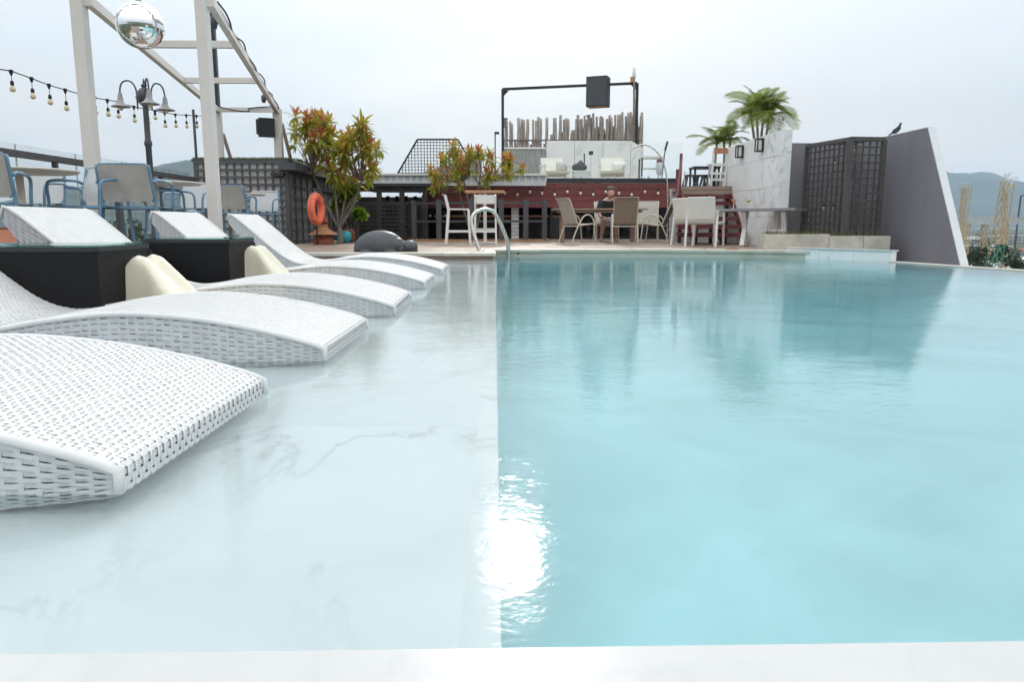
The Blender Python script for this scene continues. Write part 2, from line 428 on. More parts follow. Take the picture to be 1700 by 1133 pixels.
    def mesh(s, name, mat, smooth=False, off=(0, 0, 0)):
        me = bpy.data.meshes.new(name)
        ox, oy, oz = off
        me.from_pydata([(x - ox, y - oy, z - oz) for x, y, z in s.v], [], s.f)
        me.materials.append(M(mat) if isinstance(mat, str) else mat)
        if smooth: me.shade_smooth() if smooth is True else me.shade_smooth()
        if s.tone is not None:
            a = me.attributes.new('tone', 'FLOAT', 'FACE'); a.data.foreach_set('value', s.tone)
        me.update()
        return me
    def build(s, name, mat, parent=None, smooth=False):
        off = ORG.get(parent.name, (0, 0, 0)) if parent else (0, 0, 0)
        me = s.mesh(name, mat, smooth, off)
        if smooth == 'auto': me.set_sharp_from_angle(angle=R(40))
        return link(name, me, parent)
ORG = {}
def link(name, data, parent=None):
    o = bpy.data.objects.new(name, data); COL.objects.link(o)
    if parent is not None:
        o.parent = parent; ORG[o.name] = ORG.get(parent.name, (0, 0, 0))
    return o
def tag(o, label=None, cat=None, group=None, kind=None):
    for k, v in (('label', label), ('category', cat), ('group', group), ('kind', kind)):
        if v: o[k] = v
    return o
def thing(name, label, cat, at=None, group=None):
    """an Empty at the thing's base; with at=..., its parts are given in world measure"""
    o = link(name, None); o.empty_display_size = 0.1
    if at is not None:
        o.location = at; ORG[o.name] = tuple(at)
    return tag(o, label, cat, group)
def place(o, loc, rz=0.0):
    o.location = loc; o.rotation_euler = (0, 0, rz); return o
def struct(name, mb, mat, smooth=False, parent=None):
    o = mb.build(name, mat, parent, smooth); o['kind'] = 'structure'; return o
def kids(o): return [c for c in bpy.data.objects if c.parent == o]
def copy_tree(o, parent=None):
    c = o.copy(); COL.objects.link(c); c.parent = parent
    for ch in list(o.children): copy_tree(ch, c)
    return c
def dup(o, loc, rz, label=None, group=None):
    c = copy_tree(o); c.location = loc; c.rotation_euler = (0, 0, rz)
    if label: c['label'] = label
    if group: c['group'] = group
    return c
UNIT = {}
def unit(mat, kind='box'):
    k = (mat, kind)
    if k not in UNIT:
        b = MB()
        if kind == 'box': b.box((0, 0, 0), (1, 1, 1))
        else: b.lathe([(0.5, -0.5), (0.5, 0.5)], n=10)
        UNIT[k] = b.mesh(kind, mat, kind != 'box')
    return UNIT[k]
def piece(name, parent, p0, p1, w, t, mat, up=(0, 0, 1), mesh=None):
    """a straight piece (slat, board, pole) from p0 to p1, its box shared by all alike pieces"""
    off = Vector(ORG.get(parent.name, (0, 0, 0))) if parent else Vector()
    p0, p1 = Vector(p0) - off, Vector(p1) - off
    d = p1 - p0; L = d.length; d.normalize()
    u = Vector(up)
    if abs(d.dot(u)) > 0.98: u = Vector((0, 1, 0)) if abs(d.y) < 0.9 else Vector((1, 0, 0))
    a = d.cross(u).normalized(); b = a.cross(d)
    o = link(name, mesh or unit(mat), parent)
    m = Matrix((d * L, a * w, b * t)).transposed().to_4x4()
    m.translation = (p0 + p1) / 2
    o.matrix_basis = m
    return o
def offset_poly(poly, d):
    """offset a closed counter-clockwise polygon outward by d (mitred)"""
    n = len(poly); res = []
    for i in range(n):
        p0, p1, p2 = Vector(poly[i - 1]), Vector(poly[i]), Vector(poly[(i + 1) % n])
        e1, e2 = (p1 - p0).normalized(), (p2 - p1).normalized()
        n1, n2 = Vector((e1.y, -e1.x)), Vector((e2.y, -e2.x))
        k = (n1 + n2); k = k / max(0.3, k.dot(n1))
        res.append(p1 + k * d)
    return res
def strip(line, d0, d1, z0, z1):
    """a solid band along an open polyline, between offsets d0 and d1 to its right"""
    line = [Vector(p) for p in line]; n = len(line); mb = MB()
    def off(d):
        res = []
        for i, p in enumerate(line):
            e1 = (p - line[i - 1]).normalized() if i else (line[1] - p).normalized()
            e2 = (line[i + 1] - p).normalized() if i < n - 1 else e1
            n1, n2 = Vector((e1.y, -e1.x)), Vector((e2.y, -e2.x))
            k = n1 + n2; k = k / max(0.3, k.dot(n1)); res.append(p + k * d)
        return res
    A, B = off(d0), off(d1)
    vs = [(p.x, p.y, z) for z in (z0, z1) for p in A] + [(p.x, p.y, z) for z in (z0, z1) for p in B]
    fs = []
    for i in range(n - 1):
        fs += [(i, i + 1, n + i + 1, n + i), (2 * n + i + 1, 2 * n + i, 3 * n + i, 3 * n + i + 1),
               (n + i, n + i + 1, 3 * n + i + 1, 3 * n + i), (i + 1, i, 2 * n + i, 2 * n + i + 1)]
    fs += [(0, n, 3 * n, 2 * n), (n - 1, 3 * n - 1, 4 * n - 1, 2 * n - 1)]
    return mb.add(vs, fs)
def smooth_path(pts, k=6):
    """Catmull-Rom through points"""
    pts = [Vector(p) for p in pts]; res = []
    for i in range(len(pts) - 1):
        p0, p1, p2, p3 = pts[max(i - 1, 0)], pts[i], pts[i + 1], pts[min(i + 2, len(pts) - 1)]
        for j in range(k):
            t = j / k
            res.append(0.5 * ((2 * p1) + (p2 - p0) * t + (2 * p0 - 5 * p1 + 4 * p2 - p3) * t * t + (3 * p1 - p0 - 3 * p2 + p3) * t ** 3))
    res.append(pts[-1]); return res
def baked(o, name, mat):
    """turn an object's modifiers into plain mesh"""
    dg = bpy.context.evaluated_depsgraph_get()
    me = bpy.data.meshes.new_from_object(o.evaluated_get(dg))
    bpy.data.objects.remove(o)
    me.name = name; me.materials.clear(); me.materials.append(M(mat)); me.shade_smooth()
    return me
def blend_mesh(mb, name, mat, voxel=0.02, smooth=6):
    """fuse overlapping volumes into one continuous skin"""
    o = bpy.data.objects.new('tmp', mb.mesh('tmp', mat)); COL.objects.link(o)
    r = o.modifiers.new('r', 'REMESH'); r.mode = 'VOXEL'; r.voxel_size = voxel
    s = o.modifiers.new('s', 'SMOOTH'); s.factor = 0.5; s.iterations = smooth
    return baked(o, name, mat)
def skin_mesh(joints, edges, name, mat, root=0, sub=2):
    me = bpy.data.meshes.new('tmp')
    me.from_pydata([j[:3] for j in joints], edges, [])
    o = bpy.data.objects.new('tmp', me); COL.objects.link(o)
    o.modifiers.new('k', 'SKIN')
    for i, j in enumerate(joints):
        sv = me.skin_vertices[0].data[i]
        r = j[3]; sv.radius = r if isinstance(r, tuple) else (r, r)
        sv.use_root = (i == root)
    u = o.modifiers.new('u', 'SUBSURF'); u.levels = u.render_levels = sub
    return baked(o, name, mat)

# ================================================================== SETTING
DECK, SHELF, FLOOR = 0.09, -0.12, -0.46
GROUND = -24.0
far_left = [(-3.0, 10.55), (-0.02, 10.55)]
far_deep = [(0.0, 11.7), (2.2, 11.78), (3.3, 11.62), (4.1, 11.28), (4.7, 10.85)]
low_wall = [(4.7, 10.85), (5.28, 9.85)]
rim = [(5.28, 9.85), (5.5, 8.8), (5.72, 7.95), (6.0, 5.6), (6.15, 3.0), (6.2, 0.81)]
outline = [(-3.0, 0.81)] + [(6.2, 0.81)] + rim[-2::-1] + low_wall[::-1][1:] + far_deep[::-1][1:] + [(0.0, 10.55), (-3.0, 10.55)]   # counter-clockwise

# ground far below, out to the horizon
def terrain_mat(name, a, b, c, sc):
    m, nt, out = new_mat(name)
    v = npos(nt)
    n = nnoise(nt, sc, 8, 0.62, v)
    col = nramp(nt, n, [(0.30, a), (0.52, b), (0.72, c)])
    col = nmix(nt, nramp(nt, nnoise(nt, sc * 9, 5, 0.6, v), [(0.4, 0.0), (0.6, 0.6)]), col, tuple(x * 0.55 for x in a))
    principled(nt, out, col, 0.95)
terrain_mat('land', (0.035, 0.055, 0.022), (0.06, 0.085, 0.03), (0.16, 0.145, 0.11), 0.012)
terrain_mat('forest', (0.020, 0.034, 0.018), (0.035, 0.055, 0.025), (0.075, 0.085, 0.045), 0.006)
g = MB(); g.grid([[(x, y, GROUND) for x in np.linspace(-6800, 6800, 9)] for y in np.linspace(-2500, 6800, 9)])
struct('ground', g, 'land')

def hill(name, cx, cy, lx, ly, ridge, seed, label=None):
    """a wooded ridge: height field with a crest line given along x"""
    nx, ny = 110, 46; rows = []
    for j in range(ny):
        t = j / (ny - 1) * 2 - 1; row = []
        for i in range(nx):
            s = i / (nx - 1)
            hgt = np.interp(s, [r[0] for r in ridge], [r[1] for r in ridge])
            x, y = cx + (s - 0.5) * lx, cy + t * ly / 2
            prof = max(0.0, 1 - abs(t) ** 1.4)
            q = mnoise.fractal(Vector((x * 0.0022 + seed, y * 0.0022, seed)), 0.9, 2.1, 7)
            z = GROUND - 3 + hgt * prof * (0.95 + 0.26 * q * (1.15 - prof)) + hgt * 0.075 * q * (prof > 0.05)
            row.append((x, y, z))
        rows.append(row)
    return struct(name, MB().grid(rows), 'forest', True)
hill('hills', -1500, 2900, 2400, 1300, [(0, 0), (0.18, 40), (0.27, 55), (0.33, 96), (0.42, 150), (0.5, 190), (0.55, 185), (0.60, 245), (0.66, 262), (0.74, 225), (0.82, 165), (0.9, 95), (1, 0)], 3.1)
hill('mountains', 3300, 5300, 4200, 2000, [(0, 0), (0.15, 170), (0.30, 330), (0.42, 395), (0.50, 400), (0.545, 385), (0.575, 345), (0.61, 315), (0.66, 340), (0.76, 370), (0.9, 200), (1, 0)], 8.4)

# the hotel block under the roof terrace
b = MB(); b.box((0.2, 14.2, GROUND / 2 - 0.6), (12.0, 27.5, -GROUND - 1.2))
hotel = b.build('hotel_block', 'wall_pale'); tag(hotel, 'pale hotel block carrying the pool terrace on its roof', 'building')

# deck
dk = [(-6.2, -2.0), (-3.02, -2.0), (-3.02, 10.57), (-0.02, 10.57)] + [(0.0, 11.72)] + [(x, y + 0.03) for x, y in far_deep[1:]] + \
     [(4.78, 10.95), (5.22, 11.70), (6.24, 11.70), (6.24, 24.0), (-6.2, 24.0)]
deck = struct('deck', MB().prism(dk, -1.0, DECK), 'deck_tile')

# pool shell
pw = strip(outline[2:] + outline[:1], 0.004, 0.25, -1.0, -0.015)
struct('pool_wall', pw, 'pool_marble')
def floor_z(y): return -0.48 - 0.05 * max(0.0, y - 0.8)      # the floor falls away to the far end
fl = MB().grid([[(x, y, floor_z(y)) for x in np.linspace(-0.05, 6.6, 4)] for y in np.linspace(0.5, 12.0, 12)]); struct('pool_floor', fl, 'pool_marble', True)
# the floor rises in a cove to the walls
cove_line = [Vector(p) for p in outline[1:-2]]
cv = MB(); cen = Vector((3.0, 6.0)); rows = []
def inward(i, d):
    p = cove_line[i]; a = cove_line[max(i - 1, 0)]; b_ = cove_line[min(i + 1, len(cove_line) - 1)]
    e = (b_ - a).normalized(); return p + Vector((-e.y, e.x)) * d
for k in range(9):
    q = R(90 * k / 8); d = 0.55 * (1 - math.sin(q)) + 0.002; row = []
    for i in range(len(cove_line)):
        p = inward(i, d); fz = floor_z(p.y) + 0.004; row.append((p.x, p.y, fz + (-0.02 - fz) * (1 - math.cos(q))))
    rows.append(row)
cv.grid(rows[::-1]); struct('pool_cove', cv, 'pool_marble', True)
near_wall = MB().box((1.6, 0.66, -0.5), (9.6, 0.30, 0.95)); struct('pool_near_wall', near_wall, 'pool_marble')

shelf = struct('pool_shelf', MB().box((-1.545, 5.68, (-1.1 + SHELF) / 2 - 0.002), (3.09, 9.84, SHELF + 1.1 - 0.004)), 'pool_marble')
# marble slabs of the shelf, laid in running bond
SW, SL = 1.0, 1.2
for c in range(3):
    x1 = -c * SW; x0 = x1 - SW
    y = 0.79 - (0.6 if c % 2 else 0.0)
    while y < 10.55:
        ya, yb = max(y, 0.79), min(y + SL, 10.56)
        if yb - ya > 0.05:
            o = piece('marble_slab', shelf, (x0 + 0.0003, (ya + yb) / 2, SHELF - 0.001), (x1 - 0.0003, (ya + yb) / 2, SHELF - 0.001), yb - ya - 0.0006, 0.002, 'shelf_marble')
        y += SL

y = 0.79
while y < 10.5:
    yb = min(y + 0.6, 10.56)
    piece('edge_tile', shelf, (-0.021, y + .0004, SHELF + .0005), (-0.021, yb - .0004, SHELF + .0005), .056, .006, 'shelf_marble'); y = yb
# near coping, level with the brimming water
cop = struct('pool_coping', MB().box((1.6, 0.555, -0.02), (9.9, 0.50, 0.03)), 'coping_marble')
xx = -3.75
for i in range(4):
    o = piece('coping_slab', cop, (xx + 0.0008, 0.56, 0.008), (xx + 2.5492, 0.56, 0.008), 0.50, 0.026, 'coping_marble'); xx += 2.55

# far coping, stained, in slabs
copf = struct('far_coping', MB().box((-1.5, 10.72, 0.0), (3.0, 0.28, 0.12)), 'old_coping')
def coping_run(line, seg, z0, z1, d0, d1, mat, parent):
    pts = [Vector(p) for p in line]
    for a, bb in zip(pts, pts[1:]):
        n = max(1, round((bb - a).length / seg))
        for i in range(n):
            p, q = a.lerp(bb, i / n), a.lerp(bb, (i + 1) / n)
            e = (q - p).normalized(); nn = Vector((-e.y, e.x))
            m = (d0 + d1) / 2
            P0, P1 = p + nn * m + e * 0.002, q + nn * m - e * 0.002
            zj = rnd.uniform(-0.003, 0.003)
            piece('coping_slab', parent, (P0.x, P0.y, (z0 + z1) / 2 + zj), (P1.x, P1.y, (z0 + z1) / 2 + zj), d1 - d0, z1 - z0, mat)
coping_run([(-3.0, 10.55), (0.02, 10.55)], 0.75, 0.062, 0.102, -0.03, 0.34, 'old_coping', copf)
coping_run([(0.02, 10.55), (0.0, 11.7)], 0.6, 0.062, 0.1005, 0.0, 0.30, 'old_coping', copf)
cpd = struct('deep_end_coping', strip([(p[0], p[1]) for p in far_deep][::-1], 0.0, 0.28, -0.10, 0.068), 'old_coping')
coping_run(far_deep, 0.7, 0.07, 0.108, -0.03, 0.34, 'old_coping', cpd)
for px, py, w, hh in ((1216, 414.5, .12, .05), (1260, 420.5, .05, .05), (1318, 418, .10, .04), (1190, 420.5, .07, .03), (860, 421, .03, .05), (1345, 421, .16, .06)):
    p = P(px, py, 11.72 if px < 1250 else (11.58 if px < 1290 else 11.22))
    d = MB().ball(p, (w, 0.012, hh * 0.5), 10, 5).build('rust_spot', 'rust_stain', cpd, True)
p = P(1430 - 1025 + 380 - 0, 421, 10.52)
MB().ball((p.x, 10.535, 0.045), (0.022, 0.006, 0.035), 10, 5).build('rust_spot', 'rust_stain', copf, True)

lw = thing('low_marble_wall', 'low white marble kerb wall with cracked face at the far corner of the pool', 'wall', (4.95, 10.4, 0))
a, bb = Vector((4.42, 11.18)), Vector((5.30, 9.83))
e = (bb - a).normalized(); nn = Vector((-e.y, e.x))
for i in range(3):
    p, q = a.lerp(bb, i / 3), a.lerp(bb, (i + 1) / 3)
    m = nn * 0.075
    piece('marble_panel', lw, (p.x + m.x + e.x * .002, p.y + m.y + e.y * .002, 0.02), (q.x + m.x - e.x * .002, q.y + m.y - e.y * .002, 0.02), 0.13, 0.24, 'wall_marble')
piece('cap', lw, (a.x + nn.x * .08, a.y + nn.y * .08, 0.151), (bb.x + nn.x * .08 + e.x * .01, bb.y + nn.y * .08 + e.y * .01, 0.151), 0.17, 0.018, 'coping_marble')

struct('infinity_edge', strip(rim, -0.16, 0.0, -0.6, 0.012), 'roof_rim')
struct('overflow_gutter', strip(rim, -1.2, -0.16, -0.9, -0.55), 'concrete')

w = MB().prism(offset_poly(outline, 0.05), -1.0, 0.0)
water = struct('water', w, 'pool_water')

# ------------------------------------------------------------------ right-hand walls
XW = 6.6
gw = thing('sloping_wall', 'tall dark grey rendered wall with slanting white end beside the infinity edge', 'wall', (XW, 11.5, DECK))
top_n, bot_n = PX(1540, 212, XW), PX(1594, 441, XW)
sl = (bot_n.y - top_n.y) / (bot_n.z - top_n.z)
zb = -1.3; yb = bot_n.y + sl * (zb - bot_n.z)
ZT = top_n.z
s = MB()
s.slab([(XW, yb, zb), (XW, 13.9, zb), (XW, 13.9, ZT), (XW, top_n.y, ZT)], (0.105, 0, 0)); s.build('wall_slab', 'render_grey', gw)
ee = Vector((0, sl, 1)).normalized(); en = Vector((0, -ee.z, ee.y))
c0, c1 = Vector((XW - 0.003, yb, zb)), Vector((XW - 0.003, top_n.y, ZT + 0.004))
s = MB(); s.slab([c0, c1, c1 + Vector((0.112, 0, 0)), c0 + Vector((0.112, 0, 0))], en * 0.02); s.build('end_face', 'render_white', gw)
s = MB(); s.slab([(XW - 0.004, top_n.y, ZT), (XW + 0.109, top_n.y, ZT), (XW + 0.109, 13.9, ZT), (XW - 0.004, 13.9, ZT)], (0, 0, 0.012)); s.build('cap', 'render_white', gw)

bw_l = P(1298, 238, 13.7)
bw = thing('back_wall', 'plain dark grey wall behind the trellis, beside the marble wall', 'wall', (bw_l.x, 13.7, DECK))
MB().box(((bw_l.x + XW) / 2 - 0.06, 13.76, (bw_l.z + DECK) / 2), (XW - bw_l.x + 0.10, 0.12, bw_l.z - DECK)).build('wall_slab', 'render_grey', bw)
MB().box(((bw_l.x + XW) / 2 - 0.06, 13.76, bw_l.z + 0.006), (XW - bw_l.x + 0.09, 0.13, 0.012)).build('cap', 'render_white', bw)

# white marble wall running away from us, clad in panels
mN = P(1299, 215, 13.4); XM = mN.x
mF = PX(1205, 246, XM)
mw = thing('marble_wall', 'tall white marble-clad wall with two black lamps beside the stairs', 'wall', (XM, 13.4, DECK))
z_n, z_f = mN.z, mF.z
MB().slab([(XM + 0.02, 13.42, DECK), (XM + 0.02, mF.y, DECK), (XM + 0.02, mF.y, z_f - .004), (XM + 0.02, 13.42, z_n - .004)], (0.16, 0, 0)).build('core', 'render_white', mw)
# panels: three courses with broken joints, each its own piece
def zt(y): return z_n + (z_f - z_n) * (y - 13.4) / (mF.y - 13.4)
rows_z = [DECK, 0.62, 1.17, 1.72]
for r in range(4):
    y = 13.4 - (0.0, 0.55, 0.25, 0.8)[r]
    while y < mF.y:
        ya, yb2 = max(y, 13.4), min(y + 1.1, mF.y)
        if yb2 - ya > 0.03:
            z0 = rows_z[r]
            za, zb2 = (rows_z[r + 1], rows_z[r + 1]) if r < 3 else (zt(ya), zt(yb2))
            jj = rnd.uniform(-0.003, 0.003)
            MB().slab([(XM + jj, ya + .0025, z0 + .0025), (XM + jj, yb2 - .0025, z0 + .0025), (XM + jj, yb2 - .0025, zb2 - .0025), (XM + jj, ya + .0025, za - .0025)], (0.02, 0, 0)).build('marble_panel', 'wall_marble', mw)
        y += 1.1
MB().box((XM + 0.09, 13.405, (z_n + DECK) / 2), (0.186, 0.02, z_n - DECK)).build('end_panel', 'wall_marble', mw)
for px, py in ((1228, 252), (1261, 241)):
    c = PX(px, py, XM - 0.06)
    wl_ = thing('wall_lamp', 'black box wall lamp on the marble wall, ' + ('farther one nearer the stairs' if px < 1250 else 'higher one nearer the end of the wall'), 'wall lamp', (c.x, c.y, c.z), 'wall lamps on the marble wall')
    MB().box((XM - 0.01, c.y, c.z), (0.02, 0.15, 0.24)).build('back_plate', 'black_steel', wl_)
    f = MB()
    for dz in (-0.115, 0.115): f.box((XM - 0.075, c.y, c.z + dz), (0.11, 0.16, 0.02))
    for dy in (-0.07, 0.07): f.box((XM - 0.12, c.y + dy, c.z), (0.02, 0.02, 0.21))
    f.build('cage', 'black_steel', wl_)
    MB().box((XM - 0.07, c.y, c.z), (0.07, 0.09, 0.19)).build('diffuser', 'bulb_white', wl_)

# trellis box in the corner
tl = thing('corner_trellis', 'dark grey square-grid trellis box hung with bulbs in front of the grey wall', 'trellis', (6.0, 12.2, DECK))
TA = P(1412, 231, 12.2); TL = P(1340, 249, 13.35); TR = P(1468, 232, 12.25)
ztop = TA.z
def foot(p): return Vector((p.x, p.y, DECK))
for p, wdt in ((TA, 0.085), (TL, 0.06), (TR, 0.07)):
    piece('post', tl, foot(p), (p.x, p.y, ztop), wdt, wdt, 'trellis_brown')
for a, bb in ((TA, TL), (TA, TR)):
    piece('top_rail', tl, (a.x, a.y, ztop), (bb.x, bb.y, ztop), 0.075, 0.06, 'trellis_brown')
    piece('bottom_rail', tl, (a.x, a.y, DECK + .05), (bb.x, bb.y, DECK + .05), 0.06, 0.06, 'trellis_brown')
    d = Vector((bb.x - a.x, bb.y - a.y, 0)); L = d.length; d.normalize(); nv = Vector((-d.y, d.x, 0))
    n = round(L / 0.125)
    for i in range(1, n):
        q = Vector((a.x, a.y, 0)) + d * (L * i / n) + nv * 0.010
        piece('slat', tl, (q.x, q.y, DECK + .05), (q.x, q.y, ztop - .02), 0.026, 0.016, 'trellis_brown')
    for k in range(1, 14):
        z = DECK + .05 + (ztop - DECK - .05) * k / 14
        q0, q1 = Vector((a.x, a.y, z)) - nv * 0.010, Vector((bb.x, bb.y, z)) - nv * 0.010
        piece('slat', tl, q0, q1, 0.016, 0.026, 'trellis_brown')
TB = Vector((TR.x, TL.y, 0))
for i in range(7):
    t = i / 6
    q0 = Vector((TA.x, TA.y, ztop + .03)).lerp(Vector((TL.x, TL.y, ztop + .03)), t); q1 = Vector((TR.x, TR.y, ztop + .03)).lerp(Vector((TB.x, TB.y, ztop + .03)), t)
    piece('roof_slat', tl, q0, q1, 0.03, 0.02, 'trellis_brown')
def bulb_on(parent, socket_top, drop, r, mat='bulb_glass', mdark='rubber_black'):
    """hanging cord, black socket and pear bulb"""
    x, y, z = socket_top
    if drop > 0.01: MB().tube([(x, y, z), (x, y, z - drop)], 0.004, 5).build('cord', mdark, parent)
    z2 = z - drop
    so = MB().lathe([(r * .35, 0), (r * .62, -r * .3), (r * .62, -r * 1.5), (r * .5, -r * 1.6)], (x, y, z2), 9).build('socket', mdark, parent, True)
    MB().lathe([(r * .45, -r * 1.6), (r * .75, -r * 2.1), (r, -r * 2.9), (r * .85, -r * 3.5), (r * .4, -r * 3.85), (r * .05, -r * 3.93)], (x, y, z2), 10).build('bulb', mat, so, True)
ts = thing('trellis_string_light', 'dark cord of small round bulbs strung inside the corner trellis', 'string lights', (6.0, 12.6, ztop))
pts = [P(1385, 262, 12.75), P(1420, 240, 12.3), P(1411, 312, 12.3), P(1400, 352, 12.4), P(1384, 338, 12.7), P(1368, 338, 12.85), P(1388, 262, 12.8)]
MB().tube(smooth_path(pts, 5), 0.005, 5).build('cable', 'rubber_black', ts)
for p in pts[:-1]: bulb_on(ts, p, 0.02, 0.026, 'bulb_white')

# ------------------------------------------------------------------ planters
def planter(px0, px1, py0, py1, Y, dep, label, seed):
    a, bb, t = P(px0, py1, Y), P(px1, py1, Y), P(px0, py0, Y)
    w, h = bb.x - a.x, t.z - DECK
    o = thing('planter', label, 'planter', ((a.x + bb.x) / 2, Y + dep / 2, DECK), 'concrete planters by the trellis')
    cx, cy_ = (a.x + bb.x) / 2, Y + dep / 2
    tb = MB(); wt = 0.045
    tb.box((cx, Y + wt / 2, DECK + h / 2), (w, wt, h)); tb.box((cx, Y + dep - wt / 2, DECK + h / 2), (w, wt, h))
    tb.box((a.x + wt / 2, cy_, DECK + h / 2), (wt, dep - 2 * wt, h)); tb.box((bb.x - wt / 2, cy_, DECK + h / 2), (wt, dep - 2 * wt, h))
    tb.build('trough', 'concrete', o)
    MB().box((cx, cy_, DECK + h * 0.45), (w - 2 * wt, dep - 2 * wt, h * 0.86)).build('soil', 'soil', o)
    r2 = random.Random(seed); gb = MB(); gb.tone = []
    for i in range(int(420 * w)):
        x, y = r2.uniform(a.x + wt, bb.x - wt), r2.uniform(Y + wt, Y + dep - wt)
        tall = r2.random() < 0.06
        hh = r2.uniform(.14, .34) if tall else r2.uniform(.03, .12); z = DECK + h * 0.86
        q = r2.uniform(0, 6.28); dx, dy = math.cos(q) * .005, math.sin(q) * .005
        lx, ly = r2.uniform(-.4, .4) * hh, r2.uniform(-.4, .4) * hh
        gb.add([(x - dx, y - dy, z), (x + dx, y + dy, z), (x + lx, y + ly, z + hh)], [(0, 1, 2)]); gb.tone.append(1.0 if tall else r2.random() * .8)
    tag(gb.build('weeds', 'grass_blade', o), kind='stuff')
planter(1270, 1376, 389, 412, 11.75, 0.40, 'long weathered concrete planter with dry weeds, closest to the dining tables', 1)
planter(1377, 1432, 392, 414, 11.72, 0.36, 'short concrete planter between two others below the trellis', 2)
planter(1433, 1477, 392, 414, 11.72, 0.36, 'short concrete planter nearest the slanting grey wall', 3)

# ------------------------------------------------------------------ red-fronted bar building and upper terrace
YR = 20.0
zf0, zf1 = P(900, 345, YR).z, P(900, 304, YR).z
xr0, xr1 = P(703, 320, YR).x, P(1126, 320, YR).x
bar = thing('bar_building', 'low bar building with dark red boarded front and sunken dark interior', 'building', (1.5, YR, DECK))
nb = 4; hb = (zf1 - zf0) / nb
for i in range(nb):
    for k in range(3):
        x0, x1 = xr0 + (xr1 - xr0) * k / 3, xr0 + (xr1 - xr0) * (k + 1) / 3
        jj = rnd.uniform(-.004, .004)
        piece('board', bar, (x0 + .002, YR + jj, zf0 + hb * (i + .5)), (x1 - .002, YR + jj, zf0 + hb * (i + .5)), 0.03, hb - 0.008, 'red_board')
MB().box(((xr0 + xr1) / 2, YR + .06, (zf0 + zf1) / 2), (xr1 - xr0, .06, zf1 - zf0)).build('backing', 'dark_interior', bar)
ZT2 = zf1 + 0.10
cp = P(905, 300, YR)
MB().box(((cp.x + xr1) / 2, YR + .02, ZT2 - 0.03), (xr1 - cp.x, .12, .11)).build('capping', 'dark_cap', bar)
MB().box(((xr0 + xr1) / 2, 25.0, ZT2 - 0.06), (xr1 - xr0 - .02, 9.6, 0.10)).build('roof_slab', 'concrete', bar)
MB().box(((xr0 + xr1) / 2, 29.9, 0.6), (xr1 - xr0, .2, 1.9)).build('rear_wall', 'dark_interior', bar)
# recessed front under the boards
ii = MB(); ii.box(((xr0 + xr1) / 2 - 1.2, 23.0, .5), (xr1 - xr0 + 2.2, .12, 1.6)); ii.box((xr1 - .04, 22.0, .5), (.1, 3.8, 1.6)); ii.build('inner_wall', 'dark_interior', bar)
MB().box((0.4, 21.2, DECK + .62), (4.2, .55, .06)).build('bar_counter', 'orange_wood', bar)
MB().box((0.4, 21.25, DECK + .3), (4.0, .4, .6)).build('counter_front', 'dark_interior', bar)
for px in (855, ):
    q = P(px, 372, 20.4)
    for k in range(9): piece('stone_block', bar, (q.x - .10, 20.4, DECK + .05 + k * .098), (q.x + .10, 20.4, DECK + .05 + k * .098), .16, .088, 'wall_marble')
for x0p, x1p in ((915, 990), (993, 1068), (1071, 1120)):
    a, bb = P(x0p, 372, 20.3), P(x1p, 372, 20.3)
    fr_ = MB()
    for x in (a.x, bb.x): fr_.box((x, 20.3, DECK + .42), (.05, .05, .84))
    fr_.box(((a.x + bb.x) / 2, 20.3, DECK + .03), (bb.x - a.x - .05, .05, .06))
    fo = fr_.build('window', 'black_steel', bar)
    MB().box(((a.x + bb.x) / 2, 20.3, DECK + .45), (bb.x - a.x - .05, .012, .78)).build('pane', 'clear_glass', fo)
for px in (1121, ):
    q = P(px, 370, 19.95); piece('red_post', bar, (q.x, 19.95, DECK), (q.x, 19.95, zf0 + .3), .16, .16, 'red_steel')
for i, (x, z, w, h) in enumerate(((2.6, .55, .5, .35), (3.4, .42, .35, .5), (4.1, .5, .5, .4), (1.9, .35, .4, .3))):
    MB().box((x, 22.2, z), (w, .3, h)).build('shelf_unit', 'fence_grey', bar)

# white ribbed parapet on the left part of the roof
pa = thing('white_parapet', 'long white ribbed roof parapet above the dark pavilion', 'parapet', (-1.0, 19.7, 1.5))
a, bb = P(603, 309, 19.7), P(906, 309, 19.7)
zp0, zp1 = P(700, 308, 19.7).z, P(700, 291, 19.7).z
MB().box(((a.x + bb.x) / 2, 19.78, (zp0 + zp1) / 2), (bb.x - a.x, .06, zp1 - zp0)).build('panel', 'white_roof', pa)
MB().box(((a.x + bb.x) / 2, 19.74, zp1 + .02), (bb.x - a.x + .05, .22, .05)).build('top_rail', 'white_paint', pa)
MB().box(((a.x + bb.x) / 2, 19.70, zp0 + .05), (bb.x - a.x, .12, .11)).build('gutter', 'white_roof', pa)
n = 27
for i in range(n + 1):
    x = a.x + (bb.x - a.x) * i / n
    piece('rib', pa, (x, 19.73, zp0 + .1), (x, 19.73, zp1), .045, .05, 'white_paint')

